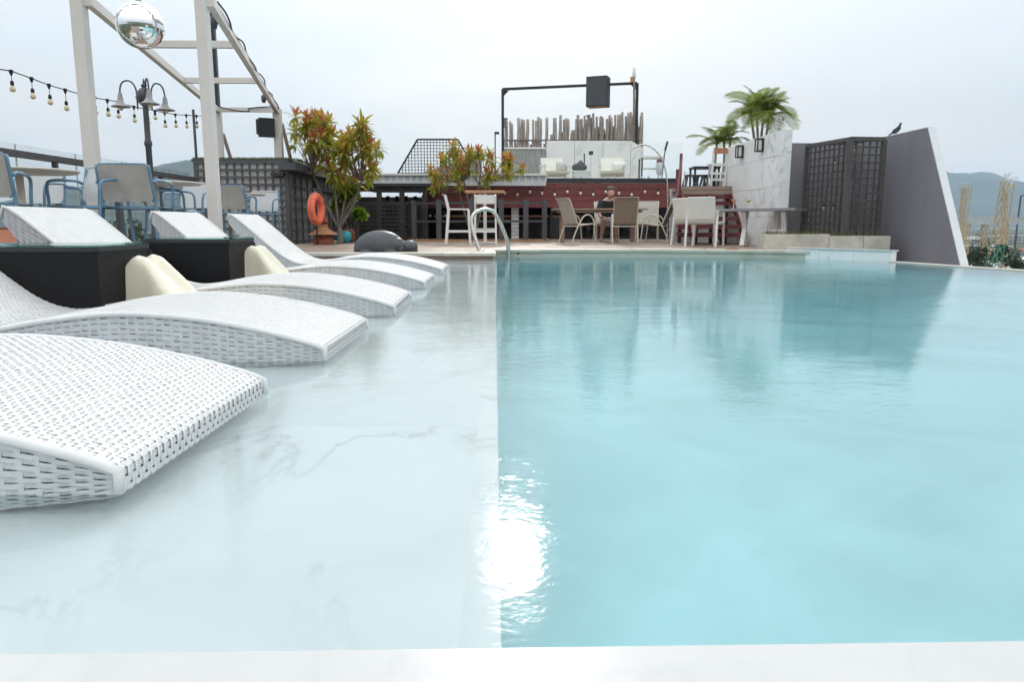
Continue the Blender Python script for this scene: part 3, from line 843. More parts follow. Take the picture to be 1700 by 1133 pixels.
# dark slatted pavilion
pv_ = thing('dark_pavilion', 'black lattice-sided pavilion under the white parapet behind the hippo', 'pavilion', (-2.7, 18.8, DECK))
a, bb = P(592, 330, 18.8), P(706, 330, 18.8)
zt_ = P(640, 310, 18.8).z
for x in (a.x, a.x + (bb.x - a.x) * .33, a.x + (bb.x - a.x) * .66, bb.x):
    piece('post', pv_, (x, 18.8, DECK), (x, 18.8, zt_), .12, .12, 'trellis_dark')
for z in (zt_ - .06, zt_ - .42):
    piece('beam', pv_, (a.x, 18.8, z), (bb.x, 18.8, z), .08, .12, 'trellis_dark')
for i in range(1, 17):
    x = a.x + (bb.x - a.x) * i / 17
    piece('slat', pv_, (x, 18.77, DECK), (x, 18.77, zt_ - .40), .045, .02, 'trellis_dark')
for k in range(1, 9):
    z = DECK + (zt_ - .45 - DECK) * k / 9
    piece('slat', pv_, (a.x, 18.74, z), (bb.x, 18.74, z), .02, .045, 'trellis_dark')
MB().box(((a.x + bb.x) / 2, 20.6, zt_ + .04), (bb.x - a.x + .3, 3.9, .07)).build('roof', 'trellis_dark', pv_)
for i in range(20):
    x = a.x + (bb.x - a.x) * i / 19
    piece('rear_slat', pv_, (x, 22.4, DECK), (x, 22.4, zt_ - (.35 if i % 3 else .1)), .10, .03, 'trellis_dark')

# stairs up to the terrace
st = thing('staircase', 'open dark red steel stairs with timber landing beside the marble wall', 'stairs', (4.6, 15.3, DECK))
SXR = XM - 0.10
ztr = P(1170, 309, 16.1).z; zl = P(1170, 323, 16.1).z
sx0, sx1 = P(1133, 315, 16.1).x, P(1218, 315, 16.1).x
hz_ = (ztr - zl) / 2
for k in range(2):
    piece('landing_board', st, (sx0, 16.1, zl + hz_ * (k + .5)), (sx1, 16.1, zl + hz_ * (k + .5)), .06, hz_ - .008, 'landing_wood')
MB().box(((sx0 + sx1) / 2 + .02, 16.90, ztr - .045), (sx1 - sx0, 1.5, .08)).build('landing', 'landing_wood', st)
piece('landing_beam', st, (sx0 - .1, 16.12, zl - .05), (sx1, 16.12, zl - .05), .08, .085, 'red_steel')
steps = ((336, 15.95), (349, 15.65), (361.5, 15.35), (375, 15.05), (388.5, 14.75))
for py, Y in steps:
    z = P(1180, py, Y).z; xl, xr = P(1128, py, Y).x, min(SXR, P(1218 + (py - 336) * .5, py, Y).x)
    piece('tread', st, (xl, Y + .13, z), (xr, Y + .13, z), .30, .045, 'red_steel')
    piece('riser_rail', st, (xl, Y - .02, z - .02), (xr, Y - .02, z - .02), .02, .085, 'red_steel')
for x in (sx0, (sx0 + sx1) / 2 + .02, sx1 - .05):
    piece('stringer', st, (x, 14.95, DECK), (x, 16.15, zl), .06, .14, 'red_steel')
for x in (sx0 + .02, sx0 + .38, (sx0 + sx1) / 2 + .15, sx1 - .06): piece('post', st, (x, 16.3, DECK), (x, 16.3, zl), .07, .07, 'red_steel')
MB().box(((sx0 + sx1) / 2 + .2, 17.2, .70), (1.5, .08, 1.2)).build('rear_wall', 'kiosk_panel', st)
q0, q1 = P(1131, 255, 16.0), P(1125, 281, 16.4)
piece('rail_post', st, (P(1128, 322, 16.0).x, 16.0, P(1128, 322, 16.0).z), q0, .05, .05, 'red_steel')
piece('rail_post', st, (P(1124, 322, 16.4).x, 16.4, P(1124, 322, 16.4).z), q1, .06, .06, 'red_steel')
piece('handrail', st, P(1132, 262, 15.95), P(1120, 352, 14.9), .04, .04, 'red_steel')

# ================================================================== POOL FURNITURE
# ---- woven white loungers: one S-shaped body, strands are real geometry
LW = 0.84
S_TOP = [(0.0, .052), (.06, .075), (.25, .125), (.5, .168), (.78, .185), (1.05, .158), (1.28, .118), (1.42, .115), (1.56, .165), (1.72, .285), (1.9, .445), (2.06, .580), (2.12, .615)]
S_BOT = [(0.0, -.005), (.06, -.03), (.28, -.10), (.45, -.117), (1.0, -.117), (1.42, -.117), (1.54, -.06), (1.66, .03), (1.84, .19), (2.0, .36), (2.12, .505), (2.14, .54)]
def curve_fn(tab):
    xs, zs = [t[0] for t in tab], [t[1] for t in tab]
    fine = smooth_path([(x, 0, z) for x, z in tab], 8)
    fx, fz = [p.x for p in fine], [p.z for p in fine]
    return lambda s: float(np.interp(s, fx, fz))
f_top, f_bot = curve_fn(S_TOP), curve_fn(S_BOT)
def woven(grid_fn, nu, nv, hgt, wu, wv, skip=1):
    """over-under strands on a surface: grid_fn(i, j) -> (point, normal); wu/wv = share of the cell each strand fills"""
    mb = MB()
    wr = random.Random(nu * 100 + nv)
    ju = [0.0] + [wr.uniform(-.16, .16) for _ in range(nu - 1)] + [0.0]; jv = [0.0] + [wr.uniform(-.12, .12) for _ in range(nv - 1)] + [0.0]
    pt = [[grid_fn((i + ju[i]) / nu, (j + jv[j]) / nv) for j in range(nv + 1)] for i in range(nu + 1)]
    for j in range(nv):                                  # strands running along u
        row0, row1 = [], []
        for i in range(nu + 1):
            a, n = pt[i][j]; c, _ = pt[i][j + 1]
            sgn = 1 if ((i + j * skip) % 2) else -1
            m = (a + c) * 0.5; d = (c - a) * 0.5 * wu * wr.uniform(.92, 1.05); o = n * (hgt * sgn * wr.uniform(.7, 1.25))
            row0.append(m - d + o); row1.append(m + d + o)
        mb.grid([row0, row1])
    for i in range(nu):                                  # strands running along v
        row0, row1 = [], []
        for j in range(nv + 1):
            a, n = pt[i][j]; c, _ = pt[i + 1][j]
            sgn = -1 if ((i + j * skip) % 2) else 1
            m = (a + c) * 0.5; d = (c - a) * 0.5 * wv * wr.uniform(.92, 1.05); o = n * (hgt * sgn * wr.uniform(.7, 1.25))
            row0.append(m - d + o); row1.append(m + d + o)
        mb.grid([row1, row0])
    return mb
# profile line that the top weave follows: foot face, top, head end
prof = [(-.0, f_bot(0)), (.0, .02)] + [(s, f_top(s)) for s in np.linspace(0.0, 2.12, 90)] + [(2.135, .585), (2.14, .545)]
prof = [Vector((-s, 0, z)) for s, z in prof]
cum = [0.0]
for p, q in zip(prof, prof[1:]): cum.append(cum[-1] + (q - p).length)
PLEN = cum[-1]
def prof_at(t):
    d = t * PLEN
    return Vector((float(np.interp(d, cum, [p.x for p in prof])), 0, float(np.interp(d, cum, [p.z for p in prof]))))
def top_fn(u, v):
    p = prof_at(u); e = (prof_at(min(1, u + .004)) - prof_at(max(0, u - .004))).normalized()
    n = Vector((-e.z, 0, e.x)); n = n if n.z > 0 or u < .02 else -n
    if u > .03 and n.z < 0: n = -n
    return Vector((p.x, (v - .5) * LW, p.z)), n
def side_fn(sg):
    def fn(u, v):
        s = u * 2.13
        z0, z1 = f_bot(s), f_top(min(s, 2.12))
        return Vector((-s, sg * LW / 2, z0 + (z1 - z0) * v)), Vector((0, sg, 0))
    return fn
OFFZ = -SHELF                                            # local zero is the shelf floor
def shift(mb, dz):
    mb.v = [(x, y, z + dz) for x, y, z in mb.v]; return mb
lounger = thing('pool_lounger', 'white woven wave lounger standing in the water nearest to the camera', 'lounger', group='white woven loungers on the pool shelf')
core = MB(); rows = []
for s in np.linspace(0.012, 2.125, 60):
    t_, b_ = f_top(min(s, 2.12)) - .007, f_bot(s) + .006
    y = LW / 2 - .007
    rows.append([Vector((-s, -y, b_)), Vector((-s, -y, t_)), Vector((-s, y, t_)), Vector((-s, y, b_)), Vector((-s, -y, b_))])
core.grid(rows); core.add(rows[0][:4], [(0, 1, 2, 3)]); core.add(rows[-1][:4], [(3, 2, 1, 0)])
shift(core, OFFZ).build('core', 'weave_core', lounger, True)
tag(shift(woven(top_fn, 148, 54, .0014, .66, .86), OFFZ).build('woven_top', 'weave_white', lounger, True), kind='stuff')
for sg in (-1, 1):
    tag(shift(woven(side_fn(sg), 62, 15, .0026, .93, .36), OFFZ).build('woven_side', 'weave_shaded', lounger, True), kind='stuff')
for sg in (-1, 1):
    e_ = [Vector((-s, sg * (LW / 2 - .002), f_top(s) - .004)) for s in np.linspace(0.0, 2.12, 70)]
    e_ = [Vector((.0, sg * (LW / 2 - .002), f_bot(0) + .01))] + e_ + [Vector((-2.138, sg * (LW / 2 - .002), .545))]
    shift(MB().tube(e_, 0.0115, 7), OFFZ).build('edge_binding', 'weave_white', lounger, True)
def sc(t): return t
Lx = -0.60
L_Y = [1.38, 2.78, 4.20, 5.92, 7.55]
L_X = [-0.715, -0.64, -0.575, -0.555, -0.53]
L_lab = ['white woven wave lounger nearest to the viewer, its back out of view',
         'white woven wave lounger second from the viewer, in front of the large black box table',
         'white woven wave lounger between the two black box tables',
         'white woven wave lounger just beyond the smaller-looking black box table',
         'white woven wave lounger farthest away, next to the grey hippo']
for i in range(5):
    loc = (L_X[i], L_Y[i] + LW / 2, SHELF)
    rz = R((-1.5, -1.0, 0.5, -0.5, 0.0)[i])
    if i == 0: place(lounger, loc, rz); lounger['label'] = L_lab[0]
    else: dup(lounger, loc, rz, L_lab[i])

# ---- black box tables with glass tops
def box_table(X1, Y0, w, d, label):
    o = thing('box_table', label, 'side table', (X1 - w / 2, Y0 + d / 2, SHELF), 'black box tables between the loungers')
    cx, cy_, h = X1 - w / 2, Y0 + d / 2, 0.415
    r = 0.03; pl = []
    for sx, sy, a0 in ((1, -1, -90), (1, 1, 0), (-1, 1, 90), (-1, -1, 180)):
        for k in range(5):
            q = R(a0 + 22.5 * k); pl.append((cx + sx * (w / 2 - r) + r * math.cos(q), cy_ + sy * (d / 2 - r) + r * math.sin(q)))
    MB().prism(pl, SHELF + .001, h - .03).build('body', 'black_rattan', o)
    rims = MB(); rims.prism(offset_poly(pl, .004), h - .03, h - .008); rims.build('top_frame', 'black_steel', o)
    MB().prism(offset_poly(pl, -.001), h - .0075, h + .0005).build('glass_top', 'green_glass', o)
    for sx in (-1, 1):
        for sy in (-1, 1): piece('corner_pipe', o, (cx + sx * (w / 2 - .012), cy_ + sy * (d / 2 - .012), SHELF + .01), (cx + sx * (w / 2 - .012), cy_ + sy * (d / 2 - .012), h - .04), .03, .03, 'black_rattan')
    return o
box_table(-1.90, 3.60, .62, .56, 'black box side table with glass top, larger in view, beside the cream lounge seat')
box_table(-1.85, 5.22, .60, .58, 'black box side table with glass top, farther one between two loungers')

# ---- cream moulded ledge seats with two-lobed backs
def cream_seat(loc, rz, label):
    o = thing('ledge_seat', label, 'pool seat', group='cream moulded seats in the pool')
    # cross sections along the seat, from the back edge (x = -.8) to the foot (x = 0)
    nx, ny = 56, 26; W = 0.46
    xs = np.linspace(-0.90, 0.02, nx)
    tabx = [-.90, -.86, -.80, -.74, -.68, -.60, -.48, -.36, -.25, -.12, -.04, .0, .02]
    tabz = [.04, .20, .40, .465, .455, .36, .21, .135, .155, .205, .195, .15, .09]
    top = []
    for x in xs:
        z = float(np.interp(x, tabx, tabz)); row = []
        back = max(0.0, min(1.0, (-.42 - x) / .25))
        for j in range(ny + 1):
            v = j / ny * 2 - 1
            lobe = back * (.022 * math.cos(v * math.pi * 2 + math.pi) - .006) + (1 - back) * .012 * (v * v)
            taper = 1.0 - .42 * max(0.0, min(1.0, (z - .12) / .36)) * back
            edge = 1 - abs(v) ** 6
            row.append(Vector((x, v * W / 2 * taper, max(.02, (z + lobe)) * (0.25 + .75 * edge) if abs(v) > .8 else z + lobe)))
        top.append(row)
    mb = MB().grid([r[::-1] for r in top])
    base = [[Vector((r[k].x, r[k].y * 1.02, 0.0)) for k in range(ny + 1)] for r in top]
    mb.grid(base)
    for rr in (0, nx - 1):
        mb.grid([top[rr], base[rr]] if rr else [base[rr], top[rr]])
    for kk in (0, ny):
        mb.grid([[r[kk] for r in top], [r[kk] for r in base]] if kk == 0 else [[r[kk] for r in base], [r[kk] for r in top]])
    me = blend_mesh(mb, 'shell', 'cream_plastic', .014, 10)
    link('shell', me, o)
    place(o, loc, rz); return o
c1 = cream_seat((-1.12, 3.92, SHELF), R(-4), 'cream moulded pool seat with two-lobed back beside the large black box')
c2 = dup(c1, (-1.08, 5.62, SHELF), R(-3), 'cream moulded pool seat with two-lobed back, farther one beyond the second box table')

# ---- stainless grab rail
gr = thing('grab_rail', 'bent stainless steel grab rail at the corner of the deep end', 'handrail', (-.25, 11.3, DECK))
pth = [P(797, 418, 11.25), P(789, 396, 11.27), P(783, 372, 11.3), P(786, 357, 11.32), P(797, 349, 11.35), P(810, 348, 11.4), P(820, 353, 11.45), P(829, 368, 11.5), P(838, 388, 11.55), P(843, 404, 11.58), P(844, 430, 11.6), P(842, 460, 11.6)]
pth[0].z = DECK
MB().tube(smooth_path(pth, 6), .030, 10).build('tube', 'steel', gr, True)
MB().lathe([(.06, 0), (.06, .012), (.035, .018)], (pth[0].x, pth[0].y, DECK + .012), 14).build('flange', 'steel', gr, True)

# ---- hippo statue
hp = thing('hippo_statue', 'smooth dark grey stone hippo lying on the far pool deck', 'statue', (-1.7, 11.35, DECK))
def hpx(px, py): return P(px, py, 11.35)
b = MB()
c = hpx(630, 414); b.ball((c.x, 11.42, c.z), (.40, .30, .285), 28, 18)
c = hpx(612, 418); b.ball((c.x, 11.42, c.z), (.24, .27, .21), 22, 14)
c = hpx(659, 409); b.ball((c.x, 11.36, c.z), (.135, .17, .135), 20, 14)
c = hpx(667, 415); b.ball((c.x, 11.34, c.z), (.10, .14, .10), 20, 14)
c = hpx(681, 411); b.ball((c.x, 11.32, c.z), (.12, .16, .112), 20, 14)
c = hpx(684, 420); b.ball((c.x, 11.32, c.z), (.10, .15, .07), 20, 12)
for dx, dy in ((-.03, -.10), (.0, .10)):
    c = hpx(652, 397); b.ball((c.x + dx + .02, 11.36 + dy, c.z), (.022, .03, .04), 12, 8)
for px_, dy in ((662, -.08), (664, .09)):
    c = hpx(px_, 399); b.ball((c.x, 11.35 + dy, c.z), (.03, .03, .03), 12, 8)
for px_ in (612, 650):
    c = hpx(px_, 421); b.ball((c.x, 11.18, c.z), (.11, .09, .06), 14, 8)
b.v = [(x, y, max(z, DECK + .001)) for x, y, z in b.v]
me = blend_mesh(b, 'body', 'hippo_stone', .012, 3)
me.transform(Matrix.Translation(-Vector(hp.location)))
body = link('body', me, hp)
for dy in (-.05, .05):
    c = hpx(690, 404); MB().ball((c.x, 11.32 + dy, c.z), (.016, .018, .012), 8, 6).build('nostril', 'hippo_stone', hp, True)

# ================================================================== CHAIRS AND TABLES
# ---- blue bar chair (front towards +y)
def bar_chair(label, sling='sling_grey', frame='blue_metal'):
    o = thing('bar_chair', label, 'bar chair', group='blue bar chairs along the railing')
    w, d, sh, top = .50, .46, .60, .98
    for sx in (-1, 1):
        x = sx * w / 2
        MB().tube(smooth_path([(x * .96, -d / 2 - .10, top), (x, -d / 2 - .03, sh + .12), (x, -d / 2, sh - .02), (x * 1.04, -d / 2 - .06, 0)], 5), .016, 7).build('back_leg', frame, o, True)
        MB().tube(smooth_path([(x * 1.06, -d / 2 - .05, sh + .22), (x * 1.10, -d / 2 + .04, sh + .245), (x * 1.10, d / 2 - .10, sh + .23), (x * 1.08, d / 2 - .02, sh + .17), (x * 1.03, d / 2 - .01, sh - .02), (x * 1.04, d / 2 + .04, 0)], 5), .015, 7).build('front_leg', frame, o, True)
    f = MB()
    f.tube([(-w / 2, -d / 2, sh - .02), (w / 2, -d / 2, sh - .02), (w / 2, d / 2, sh - .02), (-w / 2, d / 2, sh - .02)], .014, 7, True)
    f.build('seat_frame', frame, o, True)
    MB().tube([(-w / 2, d / 2 + .02, .22), (w / 2, d / 2 + .02, .22)], .013, 7).build('foot_rest', frame, o, True)
    rows = [[Vector((u * (w / 2 - .012), -d / 2 + .02 + t * (d - .04), sh - .012 * math.cos(u * 1.5) - .01 * math.sin(t * 3.1))) for u in np.linspace(-1, 1, 7)] for t in np.linspace(0, 1, 6)]
    m = MB().grid(rows); m.grid([[p - Vector((0, 0, .008)) for p in r][::-1] for r in rows]); m.build('seat', sling, o, True)
    rows = []
    for t in np.linspace(0, 1, 12):
        z = sh + .04 + t * (top - sh - .03); y = -d / 2 - .005 - .10 * t ** 1.2
        hw = (w / 2 - .01) * (1 - .12 * max(0, (t - .88) / .12) ** 2) * (1 - .1 * max(0, (.1 - t) / .1))
        rows.append([Vector((u * hw, y - .02 * (1 - u * u), z)) for u in np.linspace(-1, 1, 9)])
    m = MB().grid(rows); m.grid([[p - Vector((0, .010, 0)) for p in r][::-1] for r in rows]); m.build('backrest', sling, o, True)
    edge = [rows[0][0]] + [r[0] for r in rows[1:]] + rows[-1][1:-1] + [r[-1] for r in rows[::-1]]
    MB().tube(edge, .011, 6).build('back_rim', frame if sling == 'sling_old' else 'sling_grey', o, True)
    return o
def at_deck(px, D):
    d = ray(px, 370); return (d.x / d.y * D, D, DECK)
bc0 = bar_chair('pale-backed blue bar chair right of the round table, facing the pool')
bc1 = bar_chair('blue-framed bar chair with worn grey mesh back turned to the viewer beside the thick post', 'sling_old')
place(bc0, at_deck(152, 7.4), R(172))
place(bc1, at_deck(233, 7.7), R(4))
dup(bc0, at_deck(50, 8.0), R(186), 'pale-backed blue bar chair behind the round table at the left edge')
dup(bc1, at_deck(-14, 6.5), R(18), 'blue bar chair cut off by the left edge of the picture')
dup(bc1, at_deck(118, 8.9), R(-75), 'blue bar chair seen sideways behind the pale-backed one at the first table')
dup(bc0, at_deck(318, 10.5), R(178), 'pale-backed blue bar chair behind the middle round table')
dup(bc1, at_deck(392, 11.9), R(2), 'blue bar chair with grey mesh back right of the second cream post')
dup(bc0, at_deck(434, 13.3), R(182), 'pale-backed blue bar chair next to the trellis kiosk corner')
dup(bc1, at_deck(287, 9.6), R(-82), 'blue bar chair seen sideways at the middle round table')
# ---- round bar tables
def round_table(px, D, dia, label):
    x, y, z = at_deck(px, D)
    o = thing('round_table', label, 'bar table', (x, y, DECK), 'round bar tables along the railing')
    H = .915
    MB().lathe([(.06, H - .035), (dia / 2 - .02, H - .03), (dia / 2, H - .015), (dia / 2, H - .006), (dia / 2 - .01, H)], (x, y, DECK), 40).build('table_top', 'table_top_pale', o, 'auto')
    MB().lathe([(.032, .02), (.032, H - .03)], (x, y, DECK), 12).build('column', 'post_cream', o, True)
    MB().lathe([(.26, 0), (.26, .015), (.05, .04), (.032, .06)], (x, y, DECK), 24).build('base', 'post_cream', o, 'auto')
round_table(40, 7.05, .98, 'round pale bar table at the left edge beneath the string of bulbs')
round_table(262, 9.15, 1.05, 'round pale bar table between the two thick cream posts')
round_table(392, 12.7, 1.0, 'round pale bar table farthest along, beside the trellis kiosk')

# ---- beige sling chair (front towards +y)
def sling_chair(label, sling='sling_beige'):
    o = thing('sling_chair', label, 'chair', group='sling chairs around the dining table')
    w = .52
    for sx in (-1, 1):
        x = sx * w / 2
        MB().tube(smooth_path([(x, -.30, 0), (x, -.20, .26), (x, -.05, .52), (x, .06, .60), (x, .17, .585), (x, .255, .47), (x, .285, .25), (x, .315, 0)], 5), .014, 7).build('leg_and_arm', 'frame_beige', o, True)
        xi = x * .93
        MB().tube(smooth_path([(xi, -.40, .94), (xi, -.33, .86), (xi, -.20, .55), (xi, -.13, .40), (xi, -.02, .385), (xi, .24, .42)], 5), .012, 7).build('side_rail', 'frame_beige', o, True)
    prof_ = smooth_path([(0, -.405, .95), (0, -.33, .85), (0, -.195, .55), (0, -.135, .415)], 5)
    def sheet(pr, name):
        rows = [[Vector((u * (w / 2 - .02), p.y + .012 * (u * u - 1), p.z)) for u in np.linspace(-1, 1, 7)] for p in pr]
        m = MB().grid(rows); m.grid([[p + Vector((0, -.008, -.004)) for p in r][::-1] for r in rows]); m.build(name, sling, o, True)
    sheet(prof_, 'backrest')
    sheet(smooth_path([(0, -.135, .41), (0, -.02, .388), (0, .12, .395), (0, .245, .42)], 4), 'seat')
    MB().tube([(-w / 2 + .02, -.40, .945), (w / 2 - .02, -.40, .945)], .010, 6).build('top_rail', 'frame_beige', o, True)
    MB().tube([(-w / 2, .25, .40), (w / 2, .25, .40)], .012, 6).build('front_rail', 'frame_beige', o, True)
    MB().tube([(-w / 2, -.17, .36), (w / 2, -.17, .36)], .012, 6).build('cross_rail', 'frame_beige', o, True)
    return o
s0 = sling_chair('beige sling chair side-on at the end of the dining table nearest the grey fence')
s1 = sling_chair('brown-backed sling chair seen from behind in front of the dining table', 'sling_brown')
place(s0, at_deck(958, 16.2), R(-62))
place(s1, at_deck(1037, 15.7), R(-6))
dup(s0, at_deck(1006, 18.0), R(180), 'beige sling chair under the seated person')
dup(s0, at_deck(1074, 17.6), R(165), 'beige sling chair facing us on the far side of the dining table')
dup(s1, at_deck(1092, 16.2), R(66), 'brown sling chair side-on at the table end nearest the white armchairs')
# ---- dining table
ta, tb = P(917, 348, 16.9), P(1069, 348, 16.9)
dt = thing('dining_table', 'brown timber dining table with the sling chairs around it', 'table', ((ta.x + tb.x) / 2, 16.9, DECK))
tz = DECK + .735
for i in range(5):
    y = 16.55 + i * .165
    piece('plank', dt, (ta.x, y, tz), (tb.x, y, tz), .158, .035, 'table_wood')
MB().box(((ta.x + tb.x) / 2, 16.88, tz - .05), (tb.x - ta.x - .2, .6, .05)).build('apron', 'table_wood', dt)
for x in (ta.x + .22, tb.x - .22):
    for y in (16.65, 17.12): piece('leg', dt, (x, y, DECK), (x, y, tz - .05), .07, .07, 'table_wood')

# ---- white armchair (front towards +y)
def white_chair(label):
    o = thing('white_armchair', label, 'armchair', group='white armchairs at the grey table')
    w, d = .56, .52
    for sx in (-1, 1):
        x = sx * w / 2
        MB().bar((x, -d / 2 - .05, 0), (x, -d / 2 + .02, .63), .036).build('leg', 'white_paint', o)
        MB().bar((x, d / 2 + .03, 0), (x, d / 2 - .01, .63), .036).build('leg', 'white_paint', o)
        MB().bar((x, -d / 2 - .02, .645), (x, d / 2 + .02, .635), .045, .026).build('armrest', 'white_paint', o)
        MB().bar((x * .97, -d / 2, .415), (x * .97, d / 2, .43), .03).build('side_rail', 'white_paint', o)
    MB().bar((-w / 2 + .02, d / 2 - .01, .425), (w / 2 - .02, d / 2 - .01, .425), .03).build('front_rail', 'white_paint', o)
    pr = smooth_path([(0, -.36, .90), (0, -.33, .80), (0, -.275, .58), (0, -.24, .47), (0, -.18, .425), (0, .0, .42), (0, .24, .445)], 5)
    rows = [[Vector((u * (w / 2 - .03), p.y - .02 * (1 - u * u) * (1 if p.z > .5 else 0), p.z)) for u in np.linspace(-1, 1, 9)] for p in pr]
    nb_ = 16
    for nm, rr in (('backrest', rows[:nb_]), ('seat', rows[nb_ - 1:])):
        m = MB().grid(rr); m.grid([[p + Vector((0, -.014, -.008)) for p in r][::-1] for r in rr]); m.grid([rr[0], [p + Vector((0, -.014, -.008)) for p in rr[0]]])
        m.build(nm, 'sling_white', o, True)
    return o
w0 = white_chair('white armchair with flat arms, farther left one behind its twin at the grey table')
place(w0, at_deck(1152, 14.5), R(-58))
dup(w0, at_deck(1171, 13.9), R(-30), 'white armchair with its back to us, closest to the grey table')

# ---- grey table with crossed white legs, drinks on it
ga, gb2 = P(1190, 349, 13.7), P(1322, 350, 12.75)
gt = thing('grey_table', 'long grey table on crossed white legs carrying two cocktails', 'table', ((ga.x + gb2.x) / 2, 13.3, DECK))
gz = CAM_Z + .235
dv = Vector((gb2.x - ga.x, gb2.y - ga.y, 0)); dn = dv.normalized(); pn = Vector((-dn.y, dn.x, 0))
for i in range(4):
    o_ = pn * (i * .165)
    piece('plank', gt, (ga.x + o_.x, ga.y + o_.y, gz), (gb2.x + o_.x, gb2.y + o_.y, gz), .158, .045, 'table_grey')
for t in (.30, .80):
    q = Vector((ga.x, ga.y, 0)) + dv * t
    for a_, b_ in ((.02, .5), (.5, .02)):
        p0, p1 = q + pn * a_, q + pn * b_
        e0 = .10 if a_ < b_ else -.10
        piece('cross_leg', gt, (p0.x + e0 * .6, p0.y, DECK + .02), (p1.x - e0 * .6, p1.y, gz - .025), .075, .05, 'white_paint')
    p0, p1 = q - pn * .02, q + pn * .54
    piece('foot', gt, (p0.x + .06, p0.y, DECK + .01), (p1.x - .06, p1.y, DECK + .01), .10, .02, 'landing_wood')
q0, q1 = Vector((ga.x, ga.y, 0)) + dv * .30 + pn * .26, Vector((ga.x, ga.y, 0)) + dv * .80 + pn * .26
piece('stretcher', gt, (q0.x, q0.y, DECK + .30), (q1.x, q1.y, DECK + .30), .04, .03, 'white_paint')
for px, mt, lab in ((1215, 'drink_orange', 'martini glass of orange cocktail on the grey table'), (1228.5, 'drink_yellow', 'martini glass of yellow cocktail on the grey table')):
    t = (px - 1190) / 132
    q = Vector((ga.x, ga.y, gz + .0225)) + dv * t + pn * (.10 if px < 1220 else .42)
    o = thing('cocktail', lab, 'cocktail', (q.x, q.y, q.z))
    MB().lathe([(.040, 0), (.040, .004), (.006, .010), (.005, .095), (.008, .10)], q, 16).build('stem', 'glass_clear_solid', o, True)
    MB().lathe([(.006, .100), (.062, .168), (.060, .168), (.004, .103)], q, 20).build('bowl', 'clear_glass', o, True)
    MB().lathe([(.004, .104), (.052, .160), (.01, .161)], q, 18).build('drink', mt, o, True)

# ---- white timber bar stools and high table
def bar_stool(label):
    o = thing('white_bar_stool', label, 'bar stool', group='white timber bar stools at the high table')
    w, d, sh, top = .42, .42, .70, 1.00
    for sx in (-1, 1):
        x = sx * w / 2
        MB().bar((x * 1.06, -d / 2 - .06, 0), (x, -d / 2, sh), .05, .035, (1, 0, 0)).build('leg', 'white_paint', o)
        MB().bar((x, -d / 2, sh - .005), (x, -d / 2 - .07, top), .05, .035, (1, 0, 0)).build('back_post', 'white_paint', o)
        MB().bar((x * 1.06, d / 2 + .02, 0), (x, d / 2 - .01, sh), .05, .035, (1, 0, 0)).build('leg', 'white_paint', o)
        MB().bar((x * 1.04, -d / 2 - .03, .26), (x * 1.04, d / 2, .26), .03, .045).build('side_stretcher', 'white_paint', o)
    MB().box((0, 0, sh + .012), (w + .02, d, .03)).build('seat', 'white_paint', o)
    MB().box((0, -d / 2 - .05, top - .09), (w - .04, .02, .18)).build('backrest', 'white_paint', o)
    MB().bar((-w / 2, -d / 2 - .04, .26), (w / 2, -d / 2 - .04, .26), .03, .045).build('back_stretcher', 'white_paint', o)
    MB().bar((-w / 2, d / 2 + .01, .30), (w / 2, d / 2 + .01, .30), .03, .045).build('foot_rest', 'white_paint', o)
    return o
b0 = bar_stool('white timber bar stool seen from the side, left of the high table')
place(b0, at_deck(762, 15.6), R(-88))
dup(b0, at_deck(806, 15.7), R(0), 'white timber bar stool seen from behind, under the high table top')
p = P(805, 319, 16.2)
ht = thing('high_table', 'high bar table with orange timber top behind the white stools', 'bar table', (p.x, 16.2, DECK))
for i in range(4): piece('plank', ht, (p.x - .42, 15.95 + i * .165, p.z), (p.x + .42, 15.95 + i * .165, p.z), .16, .05, 'orange_wood')
MB().bar((p.x, 16.2, DECK + .02), (p.x, 16.2, p.z - .02), .07).build('column', 'white_paint', ht)
MB().box((p.x, 16.2, DECK + .012), (.45, .45, .022)).build('base', 'white_paint', ht)

# ---- grey post and rail fence round the sunken bar
fe = thing('bar_fence', 'dark grey post and rail fence in front of the sunken bar', 'fence', (0.0, 17.6, DECK))
fpx = [663, 687, 728, 782, 832, 873, 904]
fy = [19.6, 18.6, 18.0, 17.6, 17.5, 17.6, 18.0]
fp = []
for px, y in zip(fpx, fy):
    q = P(px, 333, y); fp.append(Vector((q.x, y, 0)))
    piece('post', fe, (q.x, y, DECK), (q.x, y, DECK + .98), .12, .12, 'fence_grey')
fp.append(Vector((fp[-1].x + .1, 19.4, 0)))
piece('post', fe, (fp[-1].x, 19.4, DECK), (fp[-1].x, 19.4, DECK + .98), .12, .12, 'fence_grey')
for a, bb in zip(fp, fp[1:]):
    for z in (DECK + .90, DECK + .47): piece('rail', fe, (a.x, a.y - .01, z), (bb.x, bb.y - .01, z), .05, .055, 'fence_grey')
    piece('base_board', fe, (a.x, a.y - .12, DECK + .02), (bb.x, bb.y - .12, DECK + .02), .16, .04, 'orange_wood')

